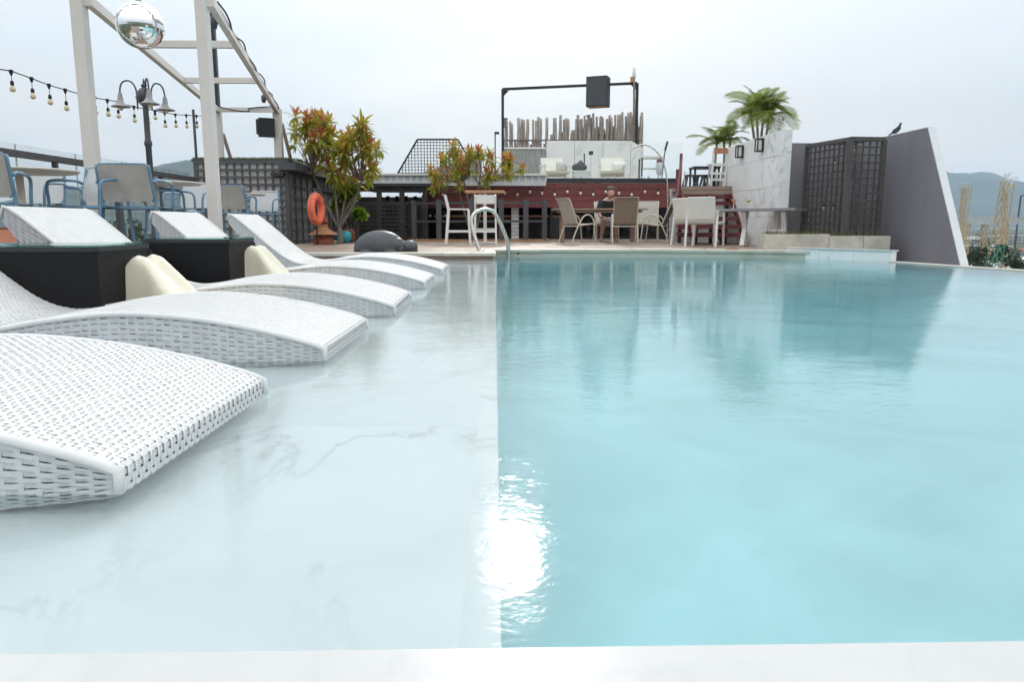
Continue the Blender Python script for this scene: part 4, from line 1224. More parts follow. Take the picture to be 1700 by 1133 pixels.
# ================================================================== LEFT SIDE: PERGOLA, RAILING, LAMPS, KIOSK
YP, YQ = 8.3, 15.9
pg = thing('pergola', 'cream painted timber pergola frame with tall posts over the bar tables', 'pergola', (-4.6, 8.3, DECK))
def vpost(px, py, Y, w, d, z0, z1, name='post'):
    q = P(px, py, Y)
    piece(name, pg, (q.x, Y, z0), (q.x, Y, z1), d, w, 'post_cream', up=(1, 0, 0)); return q
pA = vpost(143, 150, YP, .125, .125, DECK, 3.75)
pB = vpost(344, 150, YP, .11, .13, DECK, 3.75)
ZR = 2.80
pC = vpost(365, 225, YQ, .10, .12, 1.55, ZR + .03)
pD = vpost(462, 225, YQ, .15, .16, 1.55, ZR + .05)
def on_line(a, bb, y): return a.lerp(bb, (y - a.y) / (bb.y - a.y))
lA, lB = Vector((pA.x + .10, YP, ZR + .02)), Vector((pC.x, YQ, ZR))
rA, rB = Vector((pB.x + .09, YP, ZR + .02)), Vector((pD.x, YQ, ZR))
piece('rafter', pg, lA, lB, .075, .10, 'post_cream'); piece('rafter', pg, rA, rB, .075, .10, 'post_cream')
for y in (10.2, 12.65, 15.75):
    a, bb = on_line(lA, lB, y), on_line(rA, rB, y)
    piece('cross_beam', pg, a, bb, .07, .085, 'post_cream')
piece('top_beam', pg, (pA.x, YP, 3.70), (pB.x, YP, 3.70), .10, .10, 'post_cream')
piece('brace', pg, P(370, 222, YQ + .1), P(386, 272, YQ + .3), .05, .05, 'landing_wood')
piece('brace', pg, P(468, 205, YQ + .1), P(484, 270, YQ + .3), .05, .05, 'landing_wood')
for px, py, y in ((355, 32, 9.0), (437, 162, 14.2)):
    q = on_line(rA, rB, y) + Vector((-.09, 0, -.05))
    MB().lathe([(.03, -.05), (.045, .0), (.045, .07), (.02, .09)], q, 12).build('spotlight', 'charcoal_lamp', pg, True)
cb = [on_line(rA, rB, t) + Vector((.045 + .02 * math.sin(t * 5), 0, .05 + .03 * math.sin(t * 3.1))) for t in np.linspace(8.6, 15.7, 22)]
cb += [Vector((pD.x - .02, 15.7, ZR + .06)), Vector((pD.x - .5, 15.68, ZR + .02)), Vector((pC.x + .7, 15.68, ZR - .04)), Vector((pC.x + .4, 15.68, ZR - .02)), Vector((pC.x + .1, 15.68, ZR + .05))]
MB().tube(smooth_path(cb, 3), .011, 5).build('cable', 'rubber_black', pg, True)

# mirror ball
q = P(233, 42, 8.35)
mb_ = thing('mirror_ball', 'round silver mirror ball hanging from the cream pergola', 'mirror ball', (q.x, q.y, q.z - .24))
MB().ball(q, .238, 60, 34).build('ball', 'mirror', mb_)
MB().lathe([(.03, .23), (.03, .265), (.01, .275)], q, 12).build('cap', 'steel', mb_, True)
MB().tube([(q.x, q.y, q.z + .265), (q.x, q.y, 3.66)], .004, 5).build('wire', 'steel', mb_)

# loudspeaker on the low post
q = P(442, 212, YQ - .12)
sp = thing('loudspeaker', 'black loudspeaker fixed to the short cream pergola post', 'loudspeaker', q)
cab = MB().box(q, (.30, .26, .36), rz=R(24)); cab.build('cabinet', 'rubber_black', sp)
MB().bar((q.x + .12, q.y + .02, q.z + .10), (pD.x - .05, YQ - .03, q.z + .13), .05).build('bracket', 'black_steel', sp)
MB().box((q.x - .05, q.y - .12, q.z), (.23, .02, .30), rz=R(24)).build('grille', 'dark_cap', sp)

# black lattice mast behind
q0, q1 = P(352, -60, 16.4), P(366, 262, 16.4)
ms = thing('mast', 'thin black mast rising behind the cream pergola post', 'mast', (q1.x, 16.4, 1.5))
MB().bar((q1.x, 16.4, 1.4), (q1.x - .0, 16.4, q0.z), .10).build('pole', 'black_steel', ms)
for k in range(5): MB().box((q1.x + .02, 16.33, 1.9 + k * .22), (.03, .03, .03)).build('bolt', 'steel', ms)

# glass railing along the roof edge
XRL = -6.0
ra = thing('roof_railing', 'dark handrail with clear glass panels along the roof edge', 'railing', (XRL, 9.0, DECK))
zr = PX(160, 274.5, XRL).z
zg = PX(80, 248, XRL - .12).z
piece('handrail', ra, (XRL, 1.5, zr), (XRL, 15.3, zr), .07, .085, 'rail_dark')
piece('low_rail', ra, (XRL, 1.5, DECK + .10), (XRL, 15.3, DECK + .10), .05, .05, 'rail_dark')
ys = [2.4 + 1.62 * k for k in range(9)]
for y in ys: piece('post', ra, (XRL, y, DECK), (XRL, y, zr - .04), .06, .06, 'rail_dark')
for k in range(10):
    y0 = 1.6 + 1.38 * k
    piece('glass_panel', ra, (XRL - .12, y0 + .01, (zg + DECK) / 2 + .1), (XRL - .12, y0 + 1.36, (zg + DECK) / 2 + .1), .012, zg - DECK - .2, 'clear_glass')
    piece('glass_clamp', ra, (XRL - .13, y0, DECK + .2), (XRL - .13, y0, zg), .015, .015, 'steel')

# garden lamp post with swan-neck arms
lp = at_deck(256, 11.4)
la = thing('lamp_post', 'dark grey lamp post with swan-neck arms and bell shades by the railing', 'lamp post', lp)
zl_ = P(240, 165, 11.4).z
MB().lathe([(.07, 0), (.07, .25), (.045, .32), (.042, 1.55), (.055, 1.57), (.055, 1.62), (.042, 1.64), (.038, zl_ - DECK - .1), (.085, zl_ - DECK - .06), (.105, zl_ - DECK + .02), (.10, zl_ - DECK + .10), (.06, zl_ - DECK + .15), (.03, zl_ - DECK + .17), (.045, zl_ - DECK + .20), (.02, zl_ - DECK + .22), (.012, zl_ - DECK + .27), (.002, zl_ - DECK + .30)], lp, 14).build('column', 'charcoal_lamp', la, 'auto')
for k, az in enumerate((184, -56, 62)):
    c_, s_ = math.cos(R(az)), math.sin(R(az))
    def ap(r, z): return Vector((lp[0] + c_ * r, lp[1] + s_ * r, z))
    reach = .345
    arm = [ap(.11, zl_ - .14), ap(.11, zl_ + .08), ap(.125, zl_ + .17), ap(.17, zl_ + .24), ap(.23, zl_ + .26), ap(.295, zl_ + .24), ap(.335, zl_ + .17), ap(reach, zl_ + .07)]
    ao = MB().tube(smooth_path(arm, 5), .012, 7).build('arm', 'charcoal_lamp', la, True)
    MB().bar(ap(.08, zl_ + .03), ap(.13, zl_ + .03), .02).build('bracket', 'charcoal_lamp', ao)
    sc_ = ap(reach, zl_ + .07)
    MB().lathe([(.022, .02), (.03, .0), (.035, -.05), (.05, -.10), (.08, -.145), (.135, -.175), (.135, -.182), (.08, -.155), (.03, -.06)], sc_, 24).build('lamp_shade', 'lamp_shade_grey', la, 'auto')
    MB().ball(sc_ - Vector((0, 0, .19)), (.036, .036, .045), 12, 8).build('bulb', 'bulb_glass', la, True)

# festoon lights between dark posts
fs = thing('festoon_lights', 'black festoon cable with large amber bulbs sagging between thin posts', 'string lights', (XRL, 9.0, 2.0))
bulbs = [(-12, 140, 112), (18, 148, 118), (52, 160, 130), (81, 170, 141), (108, 180, 149), (133, 186, 156), (157, 187, 162), (178, 190, 166), (195, 193, 169), (222, 200, 177), (245, 204, 181), (257, 194, 184), (273, 209, 187), (291, 209, 190), (309, 210, 191), (326, 210, 192)]
cpts = [P(-60, 90, PX(-60, 90, XRL).y)]
for bx, by, cyy in bulbs:
    Y = PX(bx, cyy, XRL).y; q = P(bx, cyy, Y); cpts.append(q)
    r = .035
    full = q.z - P(bx, by, Y).z - r * 2.9
    bulb_on(fs, (q.x, q.y, q.z), max(.02, full), r)
    MB().lathe([(.012, .02), (.03, .01), (.012, -.05)], q, 8).build('clip', 'rubber_black', fs)
cpts.append(PX(345, 193, XRL))
MB().tube(smooth_path(cpts, 4), .008, 5).build('cable', 'rubber_black', fs, True)
q = PX(321, 186, XRL)
fpz = thing('festoon_post', 'thin black post holding the end of the bulb cable beside the kiosk', 'post', (q.x, q.y, DECK))
MB().tube([(q.x, q.y, DECK), (q.x, q.y, q.z + .05)], .028, 8).build('pole', 'black_steel', fpz, True)
MB().lathe([(.05, 0), (.05, .02)], (q.x, q.y, DECK), 10).build('foot', 'black_steel', fpz)

# trellis kiosk
YK = 15.2
kl, kr = P(326, 300, YK).x, P(478, 300, YK).x
zk = P(400, 267, YK).z
YKB = 23.0
ko = thing('trellis_kiosk', 'grey kiosk clad in square trellis with grass along its roof', 'kiosk', ((kl + kr) / 2, 18, DECK))
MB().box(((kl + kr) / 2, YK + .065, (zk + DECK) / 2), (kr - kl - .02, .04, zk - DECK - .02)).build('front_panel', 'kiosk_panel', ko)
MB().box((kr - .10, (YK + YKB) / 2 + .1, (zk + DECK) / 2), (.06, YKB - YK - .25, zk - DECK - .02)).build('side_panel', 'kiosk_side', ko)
n = 12
for i in range(n + 1):
    x = kl + (kr - kl) * i / n
    piece('slat', ko, (x, YK + .02, DECK), (x, YK + .02, zk), .042 if i not in (0, n) else .09, .022, 'trellis_grey')
for k in range(12):
    z = DECK + .03 + (zk - DECK - .06) * k / 11
    piece('slat', ko, (kl, YK, z), (kr, YK, z), .022, .042, 'trellis_grey')
for i in range(0, 15):
    y = YK + .15 + i * .52
    piece('side_slat', ko, (kr - .04, y, DECK), (kr - .04, y, zk - .25), .02, .035, 'trellis_grey', up=(1, 0, 0))
for k in range(7):
    z = DECK + .06 + (zk - DECK - .3) * k / 6
    piece('side_slat', ko, (kr - .02, YK, z), (kr - .02, YKB, z), .02, .032, 'trellis_grey')
for y in (YK, YK + 2.4, YK + 4.8, YKB):
    piece('post', ko, (kr - .02, y, DECK), (kr - .02, y, zk), .09, .09, 'fence_grey')
MB().box((kr + .06, (YK + YKB) / 2 - .1, zk - .12), (.34, YKB - YK + .3, .14)).build('roof_edge', 'fence_grey', ko)
MB().box(((kl + kr) / 2 - .03, (YK + YKB) / 2, zk + .008), (kr - kl + .1, YKB - YK, .05)).build('roof', 'fence_grey', ko)
for dz in (.45, .38, .31):
    piece('side_beam', ko, (kr + .03, YK + 2.2, zk - dz), (kr + .03, YKB, zk - dz), .03, .03, 'trellis_grey')
gb = MB(); gb.tone = []
r2 = random.Random(5)
for i in range(5200):
    if i < 2300: x, y = r2.uniform(kl - .05, kr + .05), YK + abs(r2.gauss(0, .10))
    else: x, y = kr + .2 - abs(r2.gauss(0, .12)), r2.uniform(YK, YKB)
    hh = r2.uniform(.015, .06); q = r2.uniform(0, 6.28); dx, dy = math.cos(q) * .006, math.sin(q) * .006
    z = zk + .03
    gb.add([(x - dx, y - dy, z), (x + dx, y + dy, z), (x + r2.uniform(-.02, .02), y + r2.uniform(-.02, .02), z + hh)], [(0, 1, 2)]); gb.tone.append(r2.random() * .5)
tag(gb.build('roof_grass', 'grass_blade', ko), kind='stuff')
sh_ = MB().box((P(462, 290, YK - .05).x, YK - .08, P(462, 290, YK).z), (.26, .14, .05)).build('bracket_shelf', 'trellis_dark', ko)

# life ring on its stand
q = P(525, 347, 14.9)
lr = thing('life_ring', 'orange life ring hanging on a stand in front of the kiosk', 'life ring', (q.x, q.y, DECK))
rot = Matrix.Rotation(R(80), 3, 'Z') @ Matrix.Rotation(R(90), 3, 'X')
ring = [q + rot @ Vector((.245 * math.cos(t), .245 * math.sin(t), 0)) for t in np.linspace(0, 2 * math.pi, 40, endpoint=False)]
MB().tube(ring, .075, 14, True).build('ring', 'buoy_orange', lr, True)
for t in (45, 135, 225, 315):
    c_ = q + rot @ Vector((.245 * math.cos(R(t)), .245 * math.sin(R(t)), 0))
    e_ = rot @ Vector((-math.sin(R(t)), math.cos(R(t)), 0))
    MB().tube([c_ - e_ * .035, c_ + e_ * .035], .078, 14).build('strap', 'buoy_orange', lr, True)
MB().tube([(q.x - .02, q.y + .07, DECK), (q.x - .02, q.y + .07, q.z + .40)], .016, 7).build('pole', 'black_steel', lr, True)
MB().bar((q.x - .05, q.y + .05, q.z + .40), (q.x + .05, q.y - .02, q.z + .28), .03).build('hook', 'charcoal_lamp', lr)
rope = [q + rot @ Vector((.335 * math.cos(t), .335 * math.sin(t) , .01)) for t in np.linspace(0, 2 * math.pi, 30, endpoint=False)]
MB().tube(rope, .008, 5, True).build('rope', 'landing_wood', lr, True)

# terracotta lantern and pots by the tree
q = at_deck(536, 15.3)
tl2 = thing('terracotta_lantern', 'squat terracotta garden lantern with flared roof under the life ring', 'lantern', q)
MB().lathe([(.20, 0), (.21, .05), (.17, .15), (.12, .20)], q, 18).build('base', 'terracotta', tl2, 'auto')
MB().lathe([(.30, .20), (.27, .23), (.14, .30), (.10, .34), (.10, .40)], q, 18).build('roof', 'terracotta_pale', tl2, 'auto')
MB().lathe([(.07, .40), (.12, .46), (.10, .52), (.02, .58)], q, 14).build('finial', 'terracotta', tl2, 'auto')
def pot(px, D, r, h, mat, label):
    q = at_deck(px, D); o = thing('garden_pot', label, 'pot', q)
    MB().lathe([(r * .6, 0), (r * .9, h * .3), (r, h * .6), (r * .85, h * .88), (r * .6, h), (r * .52, h), (r * .52, h * .9)], q, 22).build('vessel', mat, o, True)
    MB().lathe([(r * .5, h * .88), (r * .3, h * .93)], q, 14).build('soil', 'soil', o)
pot(569, 16.5, .19, .26, 'turquoise_glaze', 'turquoise glazed pot at the foot of the rosette-leaved tree')
pot(578, 16.9, .15, .30, 'terracotta', 'terracotta pot behind the turquoise pot')
# narrow ladder trellis leaning by the pavilion
lt = thing('ladder_trellis', 'narrow dark ladder trellis standing beside the black pavilion', 'trellis', at_deck(582, 17.4))
xa, xb = at_deck(577, 17.4)[0], at_deck(588, 17.4)[0]
for x in (xa, xb): piece('upright', lt, (x, 17.4, DECK), (x, 17.4, DECK + .55), .035, .035, 'trellis_grey')
for k in range(6): piece('rung', lt, (xa, 17.4, DECK + .04 + k * .098), (xb, 17.4, DECK + .04 + k * .098), .03, .03, 'trellis_grey')

# ================================================================== PLANTS
def leaf_shape(L, W, droop, fold=.25):
    """lance leaf along +x, 5 stations, bending down"""
    vs, fs = [], []
    st_ = [(0, .12), (.25, .75), (.55, 1.0), (.82, .55), (1, .02)]
    for t, w in st_:
        x = L * t; z = -droop * L * t * t
        vs += [(x, -W / 2 * w, z + fold * W * w * .5), (x, 0, z), (x, W / 2 * w, z + fold * W * w * .5)]
    for i in range(4):
        a = i * 3
        fs += [(a, a + 3, a + 4, a + 1), (a + 1, a + 4, a + 5, a + 2)]
    return vs, fs
def rosette_mesh(seed, nl, L, W, mat, tone_lo, tone_hi, spread=(5, 120)):
    r = random.Random(seed); mb = MB(); mb.tone = []
    for i in range(nl):
        t = i / (nl - 1)                                   # 0 = youngest, upright
        tilt = R(90 - (spread[0] + (spread[1] - spread[0]) * t) + r.uniform(-10, 10)); az = i * 2.4 + r.uniform(-.2, .2)
        vs, fs = leaf_shape(L * (.55 + .45 * math.sin(1 + t * 1.7)) * r.uniform(.85, 1.15), W, .12 + .35 * t)
        m = Matrix.Rotation(az, 4, 'Z') @ Matrix.Rotation(-tilt, 4, 'Y')
        off = Vector((0, 0, -.10 * t * L * 2))
        mb.add([m @ Vector(v) + off for v in vs], fs)
        tn = max(0, min(1, tone_hi + (tone_lo - tone_hi) * t + r.uniform(-.18, .18)))
        mb.tone += [tn] * len(fs)
    return mb.mesh('leaf_rosette', mat, True)
ROS = [rosette_mesh(11 + k, 18, .27, .066, 'croton_leaf', 0.0, (1.0, .85, .65, .4)[k], (12, 138)) for k in range(4)]
LIME = [rosette_mesh(51 + k, 26, .17, .075, 'lime_leaf', .2, .8) for k in range(2)]
def branchy_tree(name, label, base, tips, hubs, r0, mats=ROS, scale=1.0, seed=1, fork=None, wts=(3, 3, 3, 2)):
    """trunk splitting at hubs into limbs, one leaf rosette at each tip"""
    o = thing(name, label, 'tree', base)
    r = random.Random(seed); base = Vector(base)
    tb = MB(); root_ = base
    if fork is not None:
        fork = Vector(fork); tb.tube(smooth_path([base, base.lerp(fork, .5) + Vector((.015, 0, 0)), fork], 4), [r0 * (1.9 - .5 * k / 8) for k in range(9)], 10); root_ = fork - Vector((0, 0, .03))
    for hb in hubs:
        hb = Vector(hb); mid = root_.lerp(hb, .5) + Vector((r.uniform(-.06, .06), r.uniform(-.06, .06), 0))
        tb.tube(smooth_path([root_, mid, hb], 5), [r0 * (1 - .45 * k / 10) for k in range(11)], 8)
    tk = tb.build('trunk', 'bark', o, True)
    lb = MB()
    for tp in tips:
        tp = Vector(tp)
        hb = min((Vector(h) for h in hubs), key=lambda h: (h - tp).length + r.uniform(0, .15))
        mid = hb.lerp(tp, .5) + Vector((r.uniform(-.08, .08), r.uniform(-.08, .08), -.06 * (tp - hb).length))
        lb.tube(smooth_path([hb, mid, tp], 4), [r0 * (.45 - .30 * k / 8) for k in range(9)], 6)
    lb.build('limbs', 'bark', o, True)
    for tp in tips:
        me = r.choices(mats, wts[:len(mats)])[0]
        q = link('leaf_rosette', me, o)
        q.location = Vector(tp) - base
        s_ = scale * r.uniform(.8, 1.2); q.scale = (s_, s_, s_)
        q.rotation_euler = (r.uniform(-.5, .5), r.uniform(-.5, .5), r.uniform(0, 6.28))
    return o
def spray(spec, Y, dy, seed):
    r = random.Random(seed); res = []
    for px, py, rad, n in spec:
        for i in range(n):
            a = r.uniform(0, 6.28); k = math.sqrt(r.random()) * rad
            res.append(P(px + k * math.cos(a), py + k * math.sin(a) * .8, Y + r.uniform(-dy, dy)))
    return res
t1 = spray([(505, 203, 24, 8), (525, 215, 28, 9), (560, 235, 30, 8), (493, 228, 14, 3), (592, 222, 26, 8), (614, 243, 18, 6), (545, 260, 28, 6), (585, 262, 26, 6), (600, 283, 20, 4), (535, 285, 18, 2), (515, 255, 16, 3), (607, 205, 10, 2), (555, 300, 14, 2), (580, 303, 12, 2), (625, 245, 5, 1)], 16.0, .6, 4)
hub1 = [P(540, 325, 16.0), P(556, 310, 15.8), P(575, 318, 16.2), P(589, 325, 16.1), P(520, 290, 16.0), P(600, 300, 15.9)]
branchy_tree('rosette_tree', 'leaning multi-stemmed tree with red and green rosette leaves beside the kiosk', at_deck(563, 16.0), t1, hub1, .036, scale=1.0, seed=3, fork=P(563, 377, 16.0))
t2 = spray([(738, 265, 8, 2), (752, 243, 8, 2), (757, 262, 12, 5), (780, 258, 16, 6), (795, 252, 10, 3), (775, 280, 16, 6), (725, 300, 12, 4), (740, 290, 14, 4), (810, 262, 10, 3), (845, 262, 10, 4), (842, 285, 10, 4), (818, 290, 10, 3), (872, 278, 7, 2), (810, 305, 8, 2), (716, 282, 5, 1), (757, 305, 8, 2), (728, 312, 8, 2)], 18.6, .6, 9)
hub2 = [P(770, 300, 18.6), P(795, 305, 18.5), P(783, 325, 18.6), P(810, 300, 18.6), P(762, 320, 18.7)]
branchy_tree('rosette_shrub', 'slender tree with loose red and lime rosettes behind the white bar stools', at_deck(786, 18.6), t2, hub2, .035, scale=.85, seed=6)
# lime green shrubs between
t3 = spray([(572, 318, 12, 9), (578, 335, 10, 6), (562, 345, 10, 5), (585, 325, 8, 4)], 16.5, .3, 3)
branchy_tree('lime_shrub', 'bright lime-green shrub behind the leaning rosette tree', at_deck(571, 16.5), t3, [P(572, 365, 16.5)], .02, LIME, 1.0, 2)
t4 = spray([(595, 353, 8, 7), (600, 356, 6, 4)], 17.2, .12, 8)
branchy_tree('lime_plant', 'small round lime-green plant in front of the black pavilion', at_deck(596, 17.2), t4, [P(596, 368, 17.2)], .014, LIME, .8, 4)

# palms behind the marble wall
def frond_mesh(seed, L, droop, mat='palm_leaf', nl=26):
    r = random.Random(seed); mb = MB(); mb.tone = []
    def sp(t): return Vector((L * (t - .22 * t * t * droop), 0, L * (.32 * t - droop * .62 * t * t)))
    rach = [sp(k / 10) for k in range(11)]
    k0 = len(mb.f); mb.tube(rach, [.014 * (1 - .8 * k / 10) for k in range(11)], 4); mb.tone += [.55] * (len(mb.f) - k0)
    for i in range(nl):
        t = .12 + .88 * i / (nl - 1); p = sp(t); e = (sp(min(1, t + .02)) - sp(t - .02)).normalized()
        for sg in (-1, 1):
            ll = L * .36 * math.sin(.35 + 2.5 * t) * r.uniform(.85, 1.1)
            d = (e * .55 + Vector((0, sg * .95, .18)) + Vector((0, 0, -.1 * r.random()))).normalized()
            w = .0125 * L; n_ = e.cross(d).normalized()
            side = d.cross(n_).normalized() * w
            tip = p + d * ll + Vector((0, 0, -.28 * ll)); m_ = p + d * ll * .5 + Vector((0, 0, -.04 * ll))
            mb.add([p - side * .6, p + side * .6, m_ + side, tip, m_ - side], [(0, 1, 2, 4), (4, 2, 3)])
            tn = r.random() * .55 + (.35 if t > .9 else 0); mb.tone += [tn, tn]
    return mb.mesh('frond', mat, False)
FR = [frond_mesh(k, 1.0, (.75, 1.0, 1.35)[k % 3]) for k in range(5)]
def palm(label, base, stems, seed, fl, nf=9):
    o = thing('palm', label, 'palm', base, 'palms behind the marble wall'); r = random.Random(seed)
    for tp in stems:
        tp = Vector(tp); bb = Vector(base) + Vector((r.uniform(-.12, .12), r.uniform(-.12, .12), 0))
        path = smooth_path([bb, bb.lerp(tp, .5) + Vector((r.uniform(-.05, .05), 0, 0)), tp], 6)
        MB().tube(path, [.045 - .018 * k / 12 for k in range(13)], 8).build('trunk', 'palm_trunk', o, True)
        for i in range(nf):
            q = link('frond', r.choice(FR), o); s_ = fl * r.uniform(.75, 1.15)
            q.location = tp - Vector(base); q.scale = (s_, s_, s_)
            up = (i < 3)
            q.rotation_euler = (r.uniform(-.25, .25), -R(r.uniform(45, 70)) if up else -R(r.uniform(2, 35)), i * 2.4 + r.uniform(-.3, .3))
    return o
palm('tall multi-stemmed palm rising above the marble wall', (P(1262, 240, 17.8).x, 17.8, 1.35), [P(1246, 188, 17.8), P(1256, 181, 17.9), P(1268, 186, 18.0), P(1277, 196, 17.7)], 5, .92, 9)
palm('low arching palm beside the tall folding chair', (P(1196, 290, 18.6).x, 18.6, 1.40), [P(1190, 240, 18.6), P(1202, 236, 18.7), P(1212, 232, 18.5)], 8, .80, 7)

# ================================================================== UPPER TERRACE
ZT_ = ZT2
def terr(px, Y): return (P(px, 300, Y).x, Y, ZT_)
# bamboo screen
bmb = []
for k in range(4):
    r = random.Random(k); path = [Vector((.012 * r.uniform(-1, 1) * (1 if i else 0), .012 * r.uniform(-1, 1), i / 6)) for i in range(7)]
    mm_ = MB().tube(path, [.5 * .08 * (1 - .12 * i / 6) for i in range(7)], 7); bmb.append(mm_.mesh('bamboo_pole', 'bamboo', True))
bsn = thing('bamboo_screen', 'ragged screen of upright bamboo poles of uneven height on the upper terrace', 'screen', terr(950, 25.0))
groups_ = [(839, 842, 202), (847, 851, 200), (860, 866, 198), (869, 872, 197), (876, 878, 197), (886, 900, 195), (906, 908, 195), (917, 924, 195), (929, 931, 194), (935, 941, 194), (956, 966, 193), (969, 973, 194), (982, 989, 192), (994, 998, 192), (1001, 1003, 192), (1006, 1010, 192), (1013, 1018, 191), (1020, 1034, 190), (1034, 1046, 189), (1046, 1065, 189)]
r2 = random.Random(31)
def pole(px, pytop, Y):
    b0_ = P(px, 300, Y); t0_ = P(px + r2.uniform(-2, 3), pytop, Y)
    q = link('bamboo_pole', r2.choice(bmb), bsn)
    base_ = Vector((b0_.x, Y, ZT_)); d = t0_ - base_
    q.location = base_ - Vector(bsn.location)
    q.rotation_mode = 'QUATERNION'; q.rotation_quaternion = Vector((0, 0, 1)).rotation_difference(d.normalized())
    k = r2.uniform(1.0, 1.45); q.scale = (k, k, d.length)
for x0, x1, yt in groups_:
    px = x0
    while px <= x1:
        pole(px, yt + r2.uniform(-4, 6), 25.0 + r2.uniform(-.08, .08)); px += r2.uniform(2.5, 3.5)
px = 838
while px < 1063:
    pole(px, (236 if px < 870 else 238 if px < 915 else 226 - (px - 915) * .12 if px < 960 else 212) + r2.uniform(-6, 6), 25.15 + r2.uniform(-.05, .05)); px += r2.uniform(3.6, 5.2)
for pyy in (233, 262): piece('binding_rail', bsn, P(834, pyy, 24.9), P(1064, pyy, 24.9), .04, .05, 'bark')
# grey slatted panel
sp_ = thing('slat_panel', 'grey weathered slat panel standing before the bamboo screen', 'screen', terr(872, 23.2))
n = 19
for i in range(n):
    px = 839.5 + i * 3.55
    a = P(px, 246, 23.2); piece('slat', sp_, (a.x, 23.2, ZT_), (a.x, 23.2, a.z), .062, .03, 'old_slat')
a, bb = P(837, 246, 23.2), P(906, 246, 23.2)
piece('top_rail', sp_, (a.x, 23.17, a.z), (bb.x, 23.17, a.z), .04, .05, 'white_paint')
# marble backdrop wall
tw = thing('terrace_marble_wall', 'white marble wall with clipped corner behind the terrace sun chairs', 'wall', terr(985, 23.6))
cutx = [907, 953, 1000, 1046, 1066]
for i in range(4):
    z0 = ZT_
    l, r_ = P(cutx[i] + .3, 300, 23.6).x, P(cutx[i + 1] - .3, 300, 23.6).x
    ztl = P(cutx[i], 233.5, 23.6).z; ztr_ = P(1066, 245.5, 23.6).z if i == 3 else ztl
    zm = ZT_ + (ztl - ZT_) * .52
    MB().slab([(l, 23.6, z0), (r_, 23.6, z0), (r_, 23.6, zm - .003), (l, 23.6, zm - .003)], (0, .12, 0)).build('marble_panel', 'wall_marble', tw)
    MB().slab([(l, 23.6, zm), (r_, 23.6, zm), (r_, 23.6, ztr_), (l, 23.6, ztl)], (0, .12, 0)).build('marble_panel', 'wall_marble', tw)
# goal frame with hanging speaker box
gl_ = thing('steel_frame', 'black steel goalpost frame over the upper terrace', 'frame', terr(945, 24.3))
fa, fb = P(834.5, 148, 24.6), P(1058, 138, 24.0)
piece('post', gl_, (fa.x, 24.6, ZT_), fa, .085, .085, 'black_steel'); piece('post', gl_, (fb.x, 24.0, ZT_), fb, .085, .085, 'black_steel')
piece('top_beam', gl_, fa, fb, .075, .075, 'black_steel')
for p_, sg in ((fa, 1), (fb, -1)): MB().slab([p_ + Vector((0, 0, -.04)), p_ + Vector((sg * .20, 0, -.04)), p_ + Vector((0, 0, -.24))], (0, .03, 0)).build('gusset', 'black_steel', gl_)
q = P(993, 153, 24.1)
sb_ = thing('hanging_speaker', 'large black speaker box hanging from the steel frame', 'loudspeaker', q)
MB().box(q, (.66, .46, .90), rz=R(-22)).build('cabinet', 'rubber_black', sb_)
MB().box(q - Vector((0, 0, .452)), (.60, .40, .012), rz=R(-22)).build('timber_base', 'orange_wood', sb_)
MB().box(q + Vector((0, 0, .0)), (.64, .475, .86), rz=R(-22)).build('front_cloth', 'charcoal_lamp', sb_)
# antenna / torch pole on the right post
q = P(1053, 115, 23.9); q2 = P(1053, 260, 23.9)
tc_ = thing('torch_pole', 'slim pole with small pale lantern tip beside the steel frame', 'pole', (q.x, 23.9, ZT_))
MB().tube([(q2.x, 23.9, ZT_), (q.x, 23.9, q.z - .2)], .035, 7).build('pole', 'bark', tc_, True)
MB().lathe([(.03, -.28), (.06, -.22), (.06, -.10), (.05, -.08), (.045, 0), (.01, .08)], q, 10).build('lantern', 'bulb_white', tc_, True)
MB().box(q + Vector((-.06, 0, -.30)), (.10, .08, .16)).build('junction_box', 'orange_wood', tc_)
for px, pyt, lab in ((839.5, 196, 'grey pole lamp at the far end of the bamboo screen'), (977, 191, 'grey pole lamp in the middle of the bamboo screen'), (1056, 190, 'grey pole lamp at the end of the bamboo screen by the torch pole')):
    q = P(px, pyt, 24.75); o = thing('pole_lamp', lab, 'lamp', (q.x, 24.75, ZT_))
    MB().tube([(q.x, 24.75, ZT_), (q.x, 24.75, q.z - .3)], .03, 6).build('pole', 'old_slat', o, True)
    MB().lathe([(.05, -.30), (.075, -.28), (.075, -.12), (.05, -.11), (.05, -.05), (.075, -.04), (.075, 0)], q, 10).build('head', 'lamp_shade_grey', o, 'auto')
q = P(822, 222, 22.5)
o = thing('spot_pole', 'thin pole with small spotlight left of the steel frame', 'lamp', (q.x, 22.5, ZT_))
MB().tube([(q.x, 22.5, ZT_), (q.x, 22.5, q.z)], .022, 6).build('pole', 'charcoal_lamp', o, True); MB().box(q + Vector((.05, 0, .02)), (.14, .08, .07)).build('head', 'charcoal_lamp', o)
q = P(1107, 236, 21.6)
o = thing('antenna_pole', 'thin leaning pole with small camera head on the terrace', 'pole', terr(1101, 21.6))
MB().tube([terr(1098, 21.6), P(1103, 258, 21.6), q], .018, 6).build('pole', 'charcoal_lamp', o, True); MB().bar(P(1104, 250, 21.6), q + Vector((.02, 0, .02)), .05).build('head', 'black_steel', o)

